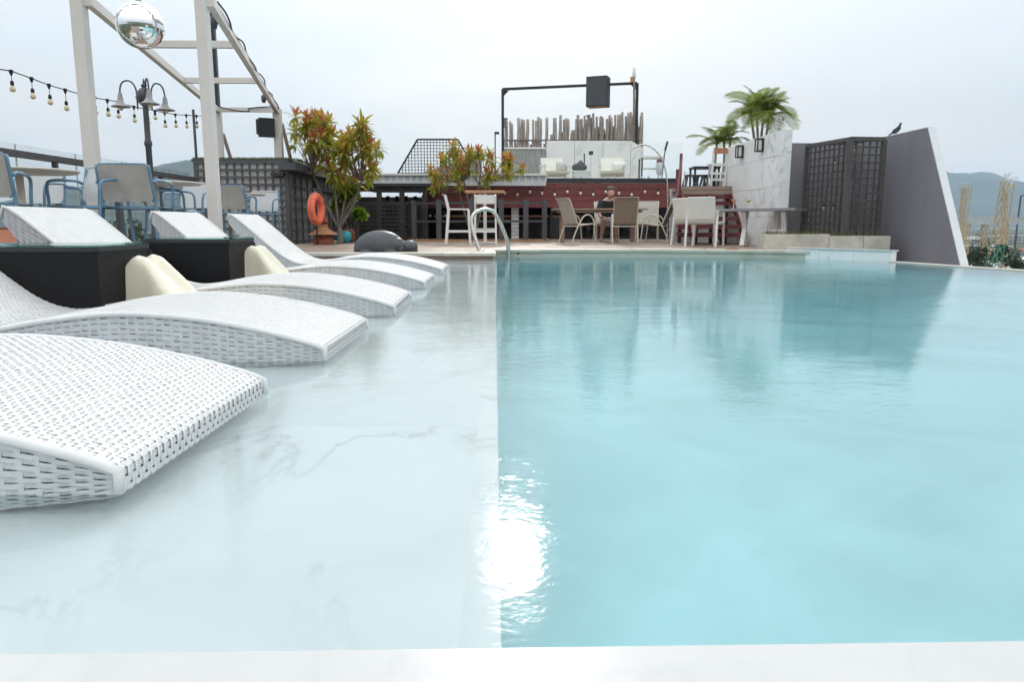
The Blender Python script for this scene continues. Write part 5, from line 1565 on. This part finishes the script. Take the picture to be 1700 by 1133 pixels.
# trapezoid lattice
tz_ = thing('trapezoid_lattice', 'black wire grid panel of trapezoid outline against the sky', 'lattice', terr(725, 22.0))
BL, TLf, TRt, BR = P(658, 292, 22), P(693, 231.5, 22), P(760, 231.5, 22), P(795, 292, 22)
for a, bb in ((BL, TLf), (TLf, TRt), (TRt, BR), (BL, BR)): piece('frame_bar', tz_, a, bb, .045, .045, 'black_steel')
for k in range(1, 12):
    t = k / 12; a, bb = BL.lerp(TLf, t), BR.lerp(TRt, t); piece('wire', tz_, a, bb, .018, .018, 'black_steel')
x = BL.x + .09
while x < BR.x - .02:
    tl_ = (x - BL.x) / (TLf.x - BL.x); tr_ = (BR.x - x) / (BR.x - TRt.x); t = min(1, tl_, tr_)
    piece('wire', tz_, (x, 22.01, BL.z), (x, 22.01, BL.z + (TLf.z - BL.z) * t), .018, .018, 'black_steel'); x += .091
# dark boat-shaped canopy
dc = thing('dark_canopy', 'dark grey pointed canopy lying tilted behind the slender rosette tree', 'canopy', terr(745, 21.4))
pA_, pB_, pC_, pD_ = P(700, 290, 21.4), P(752, 272, 21.6), P(800, 262, 22.2), P(800, 290, 21.4)
MB().slab([pA_, pD_, pC_, pB_], (0, .25, .03)).build('cloth', 'charcoal_lamp', dc)
MB().bar(pA_ + Vector((-.03, -.02, .02)), pC_ + Vector((0, -.02, .03)), .05).build('spar', 'bark', dc)
MB().slab([P(752, 271, 21.9), P(800, 261, 22.3), P(795, 258, 22.6), P(760, 260, 22.4)], (0, .1, .05)).build('tiled_cap', 'terracotta_pale', dc)
q = P(733, 256, 22.3); MB().box((q.x, 22.3, q.z - .2), (.10, .10, .5)).build('post', 'rubber_black', dc)

# terrace sun chairs
def sun_chair(label):
    o = thing('sun_chair', label, 'chair', group='cream sun chairs on the upper terrace')
    for sx in (-1, 1):
        MB().bar((sx * .36, .30, 0), (sx * .36, .30, .46), .06).build('leg', 'sling_white', o); MB().bar((sx * .36, -.30, 0), (sx * .36, -.30, .46), .06).build('leg', 'sling_white', o)
        MB().bar((sx * .36, -.38, .48), (sx * .36, .36, .46), .08, .045).build('armrest', 'sling_white', o)
    for nm, pr in (('seat', [(0, .42, .30), (0, .1, .27), (0, -.25, .22)]), ('backrest', [(0, -.25, .22), (0, -.42, .45), (0, -.62, .74)])):
        rows = [[Vector((u * .33, p_.y, p_.z)) for u in np.linspace(-1, 1, 5)] for p_ in smooth_path(pr, 4)]
        m = MB().grid(rows); m.grid([[p_ - Vector((0, .03, .05)) for p_ in r][::-1] for r in rows]); m.grid([rows[0], [p_ - Vector((0, .03, .05)) for p_ in rows[0]]]); m.build(nm, 'terrace_cream', o, True)
    return o
sc0 = sun_chair('cream sun chair with flowered cushion left of the dark bag on the terrace')
place(sc0, terr(922, 21.6), R(186))
sc1 = dup(sc0, terr(1016, 21.6), R(172), 'cream sun chair with round white cushion right of the dark bag on the terrace')
for px, Y, lab, mt, rr in ((932, 21.75, 'grey flowered cushion on the first terrace sun chair', 'cushion', (.16, .10, .15)), (1026, 21.7, 'plump white cushion on the second terrace sun chair', 'sling_white', (.20, .12, .15))):
    x, y, z = terr(px, Y); o = thing('cushion', lab, 'cushion', (x, y, z + .29))
    pil = MB(); n1 = 12; rows = []
    for i in range(n1 + 1):
        u = i / n1 * 2 - 1; rows.append([Vector((x + rr[0] * u, y - rr[1] * (1 - u ** 4) * (1 - v ** 4) * 1.0, z + .29 + rr[2] + rr[2] * v)) for v in np.linspace(-1, 1, n1 + 1)])
    pil.grid(rows); pil.grid([[Vector((p_.x, 2 * y - p_.y, p_.z)) for p_ in r][::-1] for r in rows]); pil.build('pad', mt, o, True)
x, y, z = terr(965, 22.0)
o = thing('bag_table', 'low grey side table between the two terrace sun chairs', 'side table', (x, y, z))
MB().box((x, y, z + .16), (.48, .40, .32)).build('body', 'white_roof', o); MB().box((x, y, z + .335), (.54, .44, .03)).build('top', 'white_paint', o)
o = thing('dark_bag', 'slumped dark bag on the low grey terrace table', 'bag', (x - .02, y, z + .35))
bb_ = MB().ball((x - .06, y, z + .45), (.23, .14, .13), 16, 10); bb_.ball((x - .03, y, z + .53), (.11, .1, .10), 14, 8)
me = blend_mesh(bb_, 'sack', 'bag_dark', .02, 3); me.transform(Matrix.Translation(-Vector(o.location))); link('sack', me, o)
MB().tube(smooth_path([(x - .1, y, z + .55), (x - .03, y, z + .66), (x + .05, y, z + .56)], 5), .012, 5).build('strap', 'bag_dark', o)
q = P(981, 254, 22.6); o = thing('dark_lamp', 'small dark box lamp on a thin stem above the terrace table', 'lamp', terr(981, 22.6))
MB().tube([terr(981, 22.6), (q.x, 22.6, q.z)], .012, 6).build('stem', 'white_roof', o); MB().box(q, (.12, .10, .10)).build('head', 'rubber_black', o)
q = P(970, 255, 22.9); o = thing('thin_post', 'thin dark post standing behind the dark bag', 'post', terr(970, 22.9)); MB().tube([terr(970, 22.9), q], .022, 6).build('pole', 'dark_cap', o)
MB().lathe([(.05, 0), (.05, .02)], terr(970, 22.9), 8).build('foot', 'dark_cap', o)
# white terrace bar table and chair frames
x, y, z = terr(1079, 21.5)
o = thing('terrace_bar_table', 'white framed bar table with folded umbrella base under the arc lamp', 'bar table', (x, y, z))
zt3 = P(1079, 262, 21.5).z
MB().box((x, y, zt3), (.64, .5, .05)).build('top', 'white_paint', o)
for dx in (-.28, .28):
    for dy in (-.2, .2): piece('leg', o, (x + dx, y + dy, z), (x + dx, y + dy, zt3 - .02), .04, .04, 'white_paint' if dx > 0 else 'fence_grey')
MB().box((x + .02, y, z + (zt3 - z) * .56), (.5, .4, .03)).build('shelf', 'white_paint', o)
o2 = thing('folded_towel', 'red and white folded cloth hanging on the terrace bar table', 'towel', (x + .20, y - .22, zt3 - .25))
MB().lathe([(.04, -.28), (.09, -.2), (.10, .02), (.05, .12), (.01, .14)], (x + .20, y - .26, zt3 - .22), 12).build('cloth', 'cloth_white', o2, True)
MB().ball((x + .20, y - .27, zt3 - .12), (.09, .07, .07), 10, 7).build('trim', 'red_steel', o2, True)
# arc lamp
al = thing('arc_pole', 'thin steel arc pole curving up from the deck in front of the red wall', 'pole', at_deck(1107, 18.8))
arc = [Vector(at_deck(1108, 18.8)), P(1108, 330, 18.8), P(1107, 298, 18.8), P(1103, 276, 18.8), P(1095, 258, 18.8), P(1084, 246, 18.8), P(1072, 240.5, 18.8), P(1062, 241, 18.8), P(1050, 246, 18.8)]
MB().tube(smooth_path(arc, 6), .018, 7).build('tube', 'steel', al, True)
MB().lathe([(.10, 0), (.10, .02)], at_deck(1108, 18.8), 14).build('foot', 'steel', al)
# terrace glass balustrade
gbm = thing('glass_balustrade', 'clear frameless glass balustrade along the front of the upper terrace', 'railing', terr(1000, 20.15))
ed = [838, 905, 960, 1016, 1072, 1134]
for a, bb in zip(ed, ed[1:]):
    q0, q1 = P(a + .6, 238, 20.2), P(bb - .6, 238, 20.2)
    if a < 900: q0.z = q1.z = P(860, 247, 20.2).z
    piece('glass_panel', gbm, (q0.x, 20.2, (ZT_ + q0.z) / 2), (q1.x, 20.2, (ZT_ + q0.z) / 2), .014, q0.z - ZT_, 'clear_glass')
    for xx_ in (q0.x + .08, q1.x - .08): piece('clamp', gbm, (xx_, 20.17, ZT_), (xx_, 20.17, ZT_ + .10), .04, .04, 'steel')
# right-hand terrace: black table, stools, tall folding chair
ZS = ztr - .01
def tr2(px, Y): return (P(px, 300, Y).x, Y, ZS)
x, y, z = tr2(1169, 17.2)
o = thing('black_bar_table', 'black steel frame table at the head of the red stairs', 'table', (x, y, z))
zt4 = P(1165, 279, 17.2).z
MB().box((x, y, zt4), (.60, .5, .045)).build('top', 'black_steel', o)
for dx in (-.27, .27):
    for dy in (-.2, .2): piece('leg', o, (x + dx, y + dy, z), (x + dx, y + dy, zt4), .04, .04, 'black_steel')
for px, lab in ((1146, 'black metal stool left of the black table at the stair head'), (1164, 'black metal stool under the middle of the black table'), (1175, 'black metal stool under the right side of the black table')):
    x, y, z = tr2(px, 16.7); o = thing('black_stool', lab, 'stool', (x, y, z), 'black stools at the stair head')
    hS = P(px, 292, 16.7).z - z
    MB().box((x, y, z + hS), (.24, .24, .04)).build('seat', 'black_steel', o)
    for dx in (-1, 1):
        for dy in (-1, 1): MB().bar((x + dx * .14, y + dy * .14, z), (x + dx * .09, y + dy * .09, z + hS), .035).build('leg', 'black_steel', o)
x, y, z = tr2(1191, 16.5)
fc = thing('folding_chair', 'tall white folding director chair with tan back strap at the top of the stairs', 'chair', (x, y, z))
zc = P(1195, 246, 16.5).z
for dx in (-.14, .16):
    piece('upright', fc, (x + dx, y, z), (x + dx + .03, y - .02, zc), .04, .04, 'white_paint'); piece('rear_leg', fc, (x + dx, y + .35, z), (x + dx, y + .1, z + (zc - z) * .55), .04, .04, 'white_paint')
piece('back_strap', fc, (x - .11, y - .03, zc - .06), (x + .19, y - .03, zc - .06), .02, .12, 'terracotta_pale')
for k in (.20, .36, .58): piece('cross_bar', fc, (x - .15, y, z + (zc - z) * k), (x + .17, y, z + (zc - z) * k), .03, .05, 'white_paint')
MB().box((x + .01, y + .15, z + (zc - z) * .60), (.34, .34, .03)).build('seat', 'white_paint', fc)
# small glass guard at the stair head
o = thing('stair_glass', 'short clear glass guard at the head of the red stairs', 'railing', tr2(1150, 16.3))
q0, q1 = P(1136, 285, 16.3), P(1176, 285, 16.3); piece('glass_panel', o, (q0.x, 16.3, (ZS + q0.z) / 2), (q1.x, 16.3, (ZS + q0.z) / 2), .012, q0.z - ZS, 'clear_glass')
for xx_ in (q0.x, q1.x): piece('clamp', o, (xx_, 16.28, ZS), (xx_, 16.28, q0.z), .02, .02, 'steel')

# bulbs along the red boards
fb_ = thing('facade_string_lights', 'row of white bulbs hanging along the dark red boards', 'string lights', (1.5, YR - .1, zf1))
bx_ = [697, 715, 735, 757, 775, 797, 818, 838, 859, 880, 900, 921, 942, 964, 985, 1006, 1028, 1049, 1071, 1093, 1114]
prev = None
for i, px in enumerate(bx_):
    top_ = P(px, 309 + (i % 3), YR - .14)
    bulb_on(fb_, top_, .05 + .02 * ((i * 7) % 3), .036, 'bulb_white')
    if prev is not None: MB().tube([prev, prev.lerp(top_, .5) - Vector((0, 0, .02)), top_], .006, 4).build('cable', 'rubber_black', fb_)
    prev = top_
gp = thing('pavilion_string_lights', 'tangle of small bulbs hanging in the dark opening left of the white stools', 'string lights', (-1.6, 19.2, 1.0))
pts = [P(701, 323, 19.2), P(708, 345, 19.2), P(714, 352, 19.3), P(719, 319, 19.3), P(727, 350, 19.3), P(740, 352, 19.2), P(700, 338, 19.2), P(706, 322, 19.2)]
MB().tube(smooth_path(pts, 4), .006, 4).build('cable', 'rubber_black', gp)
for p_ in pts[:-1]: bulb_on(gp, p_, .02, .028, 'bulb_white')

# ================================================================== PERSON AND PIGEON
pe = thing('person', 'person with short brown hair and dark top sitting at the dining table', 'person', at_deck(1008, 17.75))
px0, py0 = pe.location.x, pe.location.y
# local frame: sits facing the viewer (towards -y), hips at z .45
J = [(0, .02, .50, (.155, .12)), (0, .00, .66, (.14, .10)), (0.01, -.06, .82, (.155, .105)), (.015, -.10, .93, (.15, .09)), (.02, -.13, 1.01, (.055, .055)), (.03, -.17, 1.06, (.05, .05)),
     (-.10, -.02, .47, .088), (-.14, -.42, .50, .066), (-.18, -.46, .28, .052), (-.20, -.42, .07, .036), (-.21, -.52, .035, .036), (-.215, -.60, .025, .026),
     (.10, -.02, .47, .088), (.14, -.40, .50, .066), (.15, -.42, .28, .052), (.15, -.36, .07, .036), (.16, -.46, .035, .036), (.165, -.54, .025, .026),
     (-.17, -.10, .91, .058), (-.24, -.16, .70, .045), (-.20, -.34, .57, .034), (-.15, -.42, .56, .024),
     (.19, -.10, .91, .058), (.27, -.18, .74, .045), (.16, -.40, .78, .034), (.10, -.45, .80, .024)]
E = [(0, 1), (1, 2), (2, 3), (3, 4), (4, 5), (0, 6), (6, 7), (7, 8), (8, 9), (9, 10), (10, 11), (0, 12), (12, 13), (13, 14), (14, 15), (15, 16), (16, 17),
     (3, 18), (18, 19), (19, 20), (20, 21), (3, 22), (22, 23), (23, 24), (24, 25)]
bm_ = skin_mesh(J, E, 'body', 'skin', 0, 2)
body = link('body', bm_, pe)
hd = MB().ball((.04, -.21, 1.14), (.078, .095, .115), 20, 14, Matrix.Rotation(R(-22), 3, 'X'))
hd.ball((.045, -.285, 1.08), (.045, .035, .04), 12, 8); hd.ball((.045, -.31, 1.125), (.014, .022, .022), 8, 6)
for sx in (-1, 1): hd.ball((.04 + sx * .078, -.20, 1.13), (.013, .024, .034), 8, 6)
hm = blend_mesh(hd, 'head', 'skin', .009, 2); head = link('head', hm, pe)
for sx in (-1, 1): MB().ball((.044 + sx * .03, -.298, 1.150), (.012, .006, .006), 8, 6).build('eye', 'eye_dark', head, True)
MB().ball((.045, -.319, 1.088), (.022, .006, .006), 8, 5).build('mouth', 'lip', head, True)
hr = MB(); rr_ = random.Random(2)
hr.ball((.04, -.185, 1.205), (.094, .108, .082), 20, 12)
hr.ball((.04, -.15, 1.14), (.096, .085, .10), 16, 10)
for k in range(26):
    a = rr_.uniform(0, 6.28); hr.ball((.04 + .075 * math.cos(a), -.185 + .085 * math.sin(a), 1.20 + rr_.uniform(-.02, .05)), (.028, .03, .022), 8, 6)
hmm = blend_mesh(hr, 'hair', 'hair', .010, 1); link('hair', hmm, pe)
# clothing: shirt and shorts as fitted skins
SJ = [(j[0], j[1], j[2], tuple(x + .034 for x in j[3]) if isinstance(j[3], tuple) else j[3] + .026) for j in J]
sm_ = skin_mesh([SJ[1], SJ[2], SJ[3], SJ[18], SJ[19][:3] + (.062,), SJ[22], SJ[23][:3] + (.062,), (0, .02, .54, (.165, .13))], [(0, 1), (1, 2), (2, 3), (3, 4), (2, 5), (5, 6), (0, 7)], 'shirt', 'cloth_navy', 1, 2)
link('shirt', sm_, pe)
MB().lathe([(.10, .955), (.085, .985), (.068, 1.01)], (.018, -.115, 0), 16).build('collar', 'cloth_navy', pe, True)
sh2 = skin_mesh([(0, .02, .50, (.172, .135)), SJ[6], (-.135, -.33, .50, .088), SJ[12], (.135, -.32, .50, .088), (0, .01, .58, (.16, .125))], [(0, 1), (1, 2), (0, 3), (3, 4), (0, 5)], 'shorts', 'cloth_white', 0, 2)
link('shorts', sh2, pe)
for hx, hy, hz, sx in ((-.15, -.42, .56, 1), (.10, -.45, .80, -1)):
    for k in range(5):
        th = k == 4
        bx2 = hx + (sx * .028 if th else (-.024 + .016 * k))
        ln = (.045, .052, .050, .040, .034)[k]
        p0 = Vector((bx2 * 1.0, hy - (.0 if th else .018), hz)); d1 = Vector((sx * .4 if th else 0, -1, .05)).normalized()
        p1 = p0 + d1 * ln; p2 = p1 + Vector((0, -.5, -.8)).normalized() * ln * .6
        MB().tube([p0 - d1 * .02, p0, p1, p2], [.010, .009, .008, .006], 6).build('finger', 'skin', body, True)
for sx, fx in ((-1, -.212), (1, .162)):
    MB().ball((fx, -.49 if sx < 0 else -.43, .028), (.042, .10, .028), 12, 6).build('shoe', 'rubber_black', pe, True)
ph = thing('phone', 'small pale can-sized object with red stripe held beside the seated person on the table', 'drink can', (px0 + .16, py0 - .55, tz + .0175))
MB().lathe([(.03, 0), (.034, .01), (.034, .13), (.028, .14)], (px0 + .16, py0 - .55, tz + .0175), 14).build('can', 'cloth_white', ph, 'auto')
MB().lathe([(.0348, .03), (.0348, .10)], (px0 + .16, py0 - .55, tz + .0175), 14).build('stripe', 'buoy_orange', ph, True)
ph.name = 'drink_can'; ORG['drink_can'] = ORG.get('phone')

q = PX(1487, 221, XW + .05)
pi_ = thing('pigeon', 'grey pigeon perched on top of the slanting grey wall', 'bird', (q.x, q.y, ZT + .012))
b = MB(); c = Vector((q.x, q.y, ZT + .11))
dirv = Vector((.25, -1, 0)).normalized(); sdv = Vector((dirv.y, -dirv.x, 0))
def pb(f, s_, u, r, n=14, m=9, tilt=0): 
    rot = Matrix((dirv, sdv, Vector((0, 0, 1)))).transposed() @ Matrix.Rotation(R(tilt), 3, 'Y')
    b.ball(c + dirv * f + sdv * s_ + Vector((0, 0, u)), r, n, m, rot)
pb(0, 0, 0, (.125, .062, .062), tilt=-22); pb(.09, 0, .055, (.055, .045, .055)); pb(.115, 0, .10, (.03, .028, .05)); pb(.135, 0, .145, (.034, .027, .028)); pb(-.15, 0, -.06, (.11, .03, .016), tilt=-25)
me = blend_mesh(b, 'body', 'pigeon_grey', .009, 2); me.transform(Matrix.Translation(-Vector(pi_.location))); pi_.scale = (.68, .68, .68); bo = link('body', me, pi_)
cc = c + dirv * .17 + Vector((0, 0, .142)); MB().tube([cc - dirv * .01, cc + dirv * .025 - Vector((0, 0, .008))], [.008, .002], 6).build('beak', 'rubber_black', pi_)
for s_ in (-.02, .02):
    f0 = c + sdv * s_; MB().tube([f0 + Vector((0, 0, -.05)), Vector((f0.x, f0.y, ZT + .014))], .006, 5).build('leg', 'terracotta', pi_)

# ================================================================== TOWN AND CRANES BEYOND
def house(px, D, w, d, h, z0, wall, roof, label, pitched=False, seed=0):
    dr = ray(px, 370); x = dr.x / dr.y * D
    o = thing('house', label, 'building', (x, D, z0), 'buildings in the town below')
    MB().box((x, D, z0 + h / 2), (w, d, h)).build('wall', wall, o)
    if pitched:
        r = MB(); r.slab([(x - w / 2 - .5, D - d / 2 - .5, z0 + h), (x + w / 2 + .5, D - d / 2 - .5, z0 + h), (x + w / 2 - 1, D, z0 + h + h * .3), (x - w / 2 + 1, D, z0 + h + h * .3)], (0, .2, .3))
        r.slab([(x - w / 2 - .5, D + d / 2 + .5, z0 + h), (x + w / 2 + .5, D + d / 2 + .5, z0 + h), (x + w / 2 - 1, D, z0 + h + h * .3), (x - w / 2 + 1, D, z0 + h + h * .3)], (0, -.2, .3))
        r.build('roof', roof, o)
    else:
        MB().box((x, D, z0 + h + .25), (w + .8, d + .8, .5)).build('roof', roof, o)
    nw = max(1, int(w / 4)); nh = max(1, int(h / 3.3))
    for i in range(nw):
        for k in range(nh):
            MB().box((x - w / 2 + (i + .5) * w / nw, D - d / 2 - .05, z0 + (k + .55) * h / nh), (w / nw * .45, .2, h / nh * .42)).build('window', 'window_dark', o)
    return o
hs = [(1612, 300, 22, 14, 6, 'long low white-roofed shed beside the crane foot'), (1630, 560, 40, 20, 7, 'flat white warehouse just under the horizontal truss'), (1668, 430, 44, 18, 9, 'wide white building with reddish eaves behind the green crane foot'),
      (1690, 330, 34, 20, 7, 'pale flat-roofed building at the right edge of the picture'), (1655, 320, 18, 12, 5, 'small pale roof between the two dark trees'), (1682, 250, 30, 18, 6, 'long grey-roofed building low at the right edge'), (1618, 420, 24, 16, 7, 'grey-white block left of the green crane foot'),
      (1640, 900, 46, 20, 8, 'far white strip building below the hills'), (1688, 980, 60, 20, 8, 'far pale strip building near the right edge'), (1604, 760, 34, 20, 8, 'far pale block next to the slanting wall')]
for i, (px, D, w, d, h, lab) in enumerate(hs): house(px, D, w, d, h, GROUND, 'wall_pale', 'roof_pale' if i % 4 != 2 else 'roof_orange', lab, i % 3 == 0)
hl = [(-26, 95, 16, 12, 18.2, 'white apartment block with orange roof seen below the first lounger back'), (60, 170, 26, 14, 17, 'pale building beyond the railing behind the bar chairs'), (180, 260, 40, 16, 16, 'long pale building far behind the railing'), (300, 330, 36, 16, 18, 'pale block beyond the railing near the kiosk'), (120, 420, 50, 20, 20, 'wide pale building farthest behind the railing')]
for i, (px, D, w, d, h, lab) in enumerate(hl): house(px, D, w, d, h, GROUND, 'wall_pale', 'roof_orange' if i == 0 else 'roof_pale', lab, i == 0)

def leafy_tree(label, px, D, ztop, w, seed, z0=GROUND, n=2600):
    dr = ray(px, 370); x = dr.x / dr.y * D
    o = thing('tree', label, 'tree', (x, D, z0), 'trees in the town below'); r = np.random.RandomState(seed)
    H = ztop - z0
    MB().tube([(x, D, z0), (x + .3, D, z0 + H * .4), (x, D, z0 + H * .75)], [.45, .35, .12], 8).build('trunk', 'bark', o, True)
    cl = []
    for k in range(16):
        t = r.uniform(.18, .92); a = r.uniform(0, 6.28); rad = w / 2 * math.sin(math.pi * min(.95, t * .85 + .12)) * r.uniform(.35, .95)
        cl.append((x + rad * math.cos(a), D + rad * math.sin(a), z0 + H * t, w * r.uniform(.14, .24)))
    cl.append((x, D, ztop - w * .14, w * .16))
    mb = MB(); mb.tone = []
    for i in range(n):
        cx_, cy2, cz, cr = cl[r.randint(len(cl))]
        v = r.normal(size=3); v /= np.linalg.norm(v); v *= cr * r.uniform(.55, 1.05) ; v[2] *= .85
        p_ = Vector((cx_ + v[0], cy2 + v[1], cz + v[2])); s_ = r.uniform(.25, .6)
        a, b_ = Vector(r.normal(size=3)).normalized() * s_, Vector(r.normal(size=3)).normalized() * s_ * .6
        mb.add([p_ - a, p_ + b_, p_ + a, p_ - b_], [(0, 1, 2, 3)]); mb.tone.append(r.uniform(0, 1))
    tag(mb.build('crown', 'tree_leaf', o), kind='stuff')
def ztp(py, D): return P(1640, py, D).z
for i, (px, py, D, w, lab) in enumerate([(1633, 408, 150, 9.5, 'dark conical tree left of the green crane foot'), (1668, 405, 160, 9, 'dark conical tree right of the green crane foot'), (1694, 430, 130, 6, 'dark bushy tree in the lower right corner of the town'), (1607, 425, 140, 4, 'dark tree right against the slanting wall'),
        (1616, 408, 380, 14, 'mid green tree behind the first crane'), (1640, 398, 520, 22, 'broad mid green tree below the truss'), (1690, 412, 360, 12, 'mid green tree near the right edge'), (1632, 384, 620, 40, 'far blue-green clump of trees under the truss'), (1680, 384, 700, 46, 'far blue-green clump of trees at the right edge')]):
    leafy_tree(lab, px, D, ztp(py, D), w, 40 + i, n=3000 if i < 4 else 1800)
for i, (px, py, D, w, lab) in enumerate([(60, 372, 90, 9, 'tree beyond the railing behind the first bar table'), (215, 362, 130, 14, 'tree beyond the railing under the lamp post'), (290, 360, 150, 14, 'tree beyond the railing near the second cream post'), (140, 366, 120, 12, 'tree beyond the railing behind the pale bar chair')]):
    leafy_tree(lab, px, D, ztp(py, D), w, 70 + i, n=2400)

def lattice(mb, p0, p1, w, nseg, t, up=(0, 1, 0)):
    p0, p1 = Vector(p0), Vector(p1); d = (p1 - p0).normalized(); a = d.cross(Vector(up)).normalized(); b_ = d.cross(a).normalized()
    cs = [(a * sx + b_ * sy) * (w / 2) for sx, sy in ((-1, -1), (1, -1), (1, 1), (-1, 1))]
    for c_ in cs: mb.bar(p0 + c_, p1 + c_, t)
    for i in range(nseg):
        q0, q1 = p0.lerp(p1, i / nseg), p0.lerp(p1, (i + 1) / nseg)
        for k in range(4):
            mb.bar(q0 + cs[k], q1 + cs[(k + 1) % 4], t * .75); mb.bar(q0 + cs[k], q0 + cs[(k + 1) % 4], t * .75)
    return mb
DC = 118.0
c0, c1, c2 = P(1648, 452, DC), P(1656, 405, DC), P(1673, 302, DC)
cb_ = thing('crane_mast', 'leaning yellow lattice crane boom with green lower part beyond the pool edge', 'crane', (c0.x, DC, GROUND))
foot0 = c0 + (c0 - c1) * ((c0.z - GROUND) / (c1.z - c0.z))
lattice(MB(), foot0, c1, 1.5, 10, .10).build('lower_boom', 'crane_green', cb_)
lattice(MB(), c1, c2, 1.35, 5, .12).build('upper_boom', 'crane_yellow', cb_)
lattice(MB(), c2 - Vector((.3, 0, .2)), c2 + Vector((.5, 0, 1.1)), 1.3, 1, .09).build('head_frame', 'truss_white', cb_)
e0, e1 = P(1668, 400, DC + 3), P(1668, 310, DC + 3); lattice(MB(), e0, e1, .5, 5, .07).build('second_leg', 'crane_yellow', cb_)
DA = 250.0
a0, a1 = P(1592, 404, DA), P(1606, 310, DA)
ca = thing('crane_tower', 'yellow lattice crane tower next to the slanting white wall end', 'crane', (a0.x, DA, GROUND))
f0 = a0 + (a0 - a1) * ((a0.z - GROUND) / (a1.z - a0.z)); lattice(MB(), f0, a1, 1.9, 9, .19).build('boom', 'crane_yellow', ca)
lattice(MB(), P(1597, 395, DA + 5), P(1600, 312, DA + 5), 1.0, 5, .13).build('second_boom', 'crane_yellow', ca)
lattice(MB(), a1 - Vector((2.5, 0, 0)), a1 + Vector((1.0, 0, .6)), 1.6, 2, .2).build('head', 'truss_white', ca)
tr_ = thing('gantry_truss', 'long white horizontal lattice gantry on yellow legs between the cranes', 'gantry', (P(1650, 367, 280).x, 280, GROUND))
lattice(MB(), P(1602, 366.5, 280), P(1745, 366.5, 280), 2.3, 24, .24, (0, 0, 1)).build('truss', 'truss_white', tr_)
for px in (1606, 1636, 1670, 1725): 
    q = P(px, 371, 280); lattice(MB(), (q.x, 280, GROUND), (q.x, 280, q.z), 1.6, 9, .24).build('leg', 'crane_yellow', tr_)
q0, q1, q2 = P(1688, 380, 300), P(1695, 325, 300), P(1712, 322, 300)
db = thing('derrick', 'thin dark derrick arm at the right edge of the picture', 'crane', (q0.x, 300, GROUND))
MB().bar((q0.x, 300, GROUND), q0, .5).build('mast', 'charcoal_lamp', db); MB().bar(q0, q1, .45).build('arm', 'charcoal_lamp', db); MB().bar(q1, q2, .35).build('tip', 'charcoal_lamp', db)

# ------------------------------------------------------------------ air
hm_, nt, out = new_mat('haze_air')
pvn = nt.nodes.new('ShaderNodeVolumePrincipled')
pvn.inputs['Color'].default_value = (0.64, 0.80, 1.0, 1); pvn.inputs['Density'].default_value = 0.00012
pvn.inputs['Anisotropy'].default_value = 0.35
nt.links.new(pvn.outputs[0], out.inputs['Volume'])
hm_.cycles.homogeneous_volume = True
hz = MB().box((0, 2150, 205), (13700, 9400, 460)).build('haze', 'haze_air'); hz['kind'] = 'stuff'
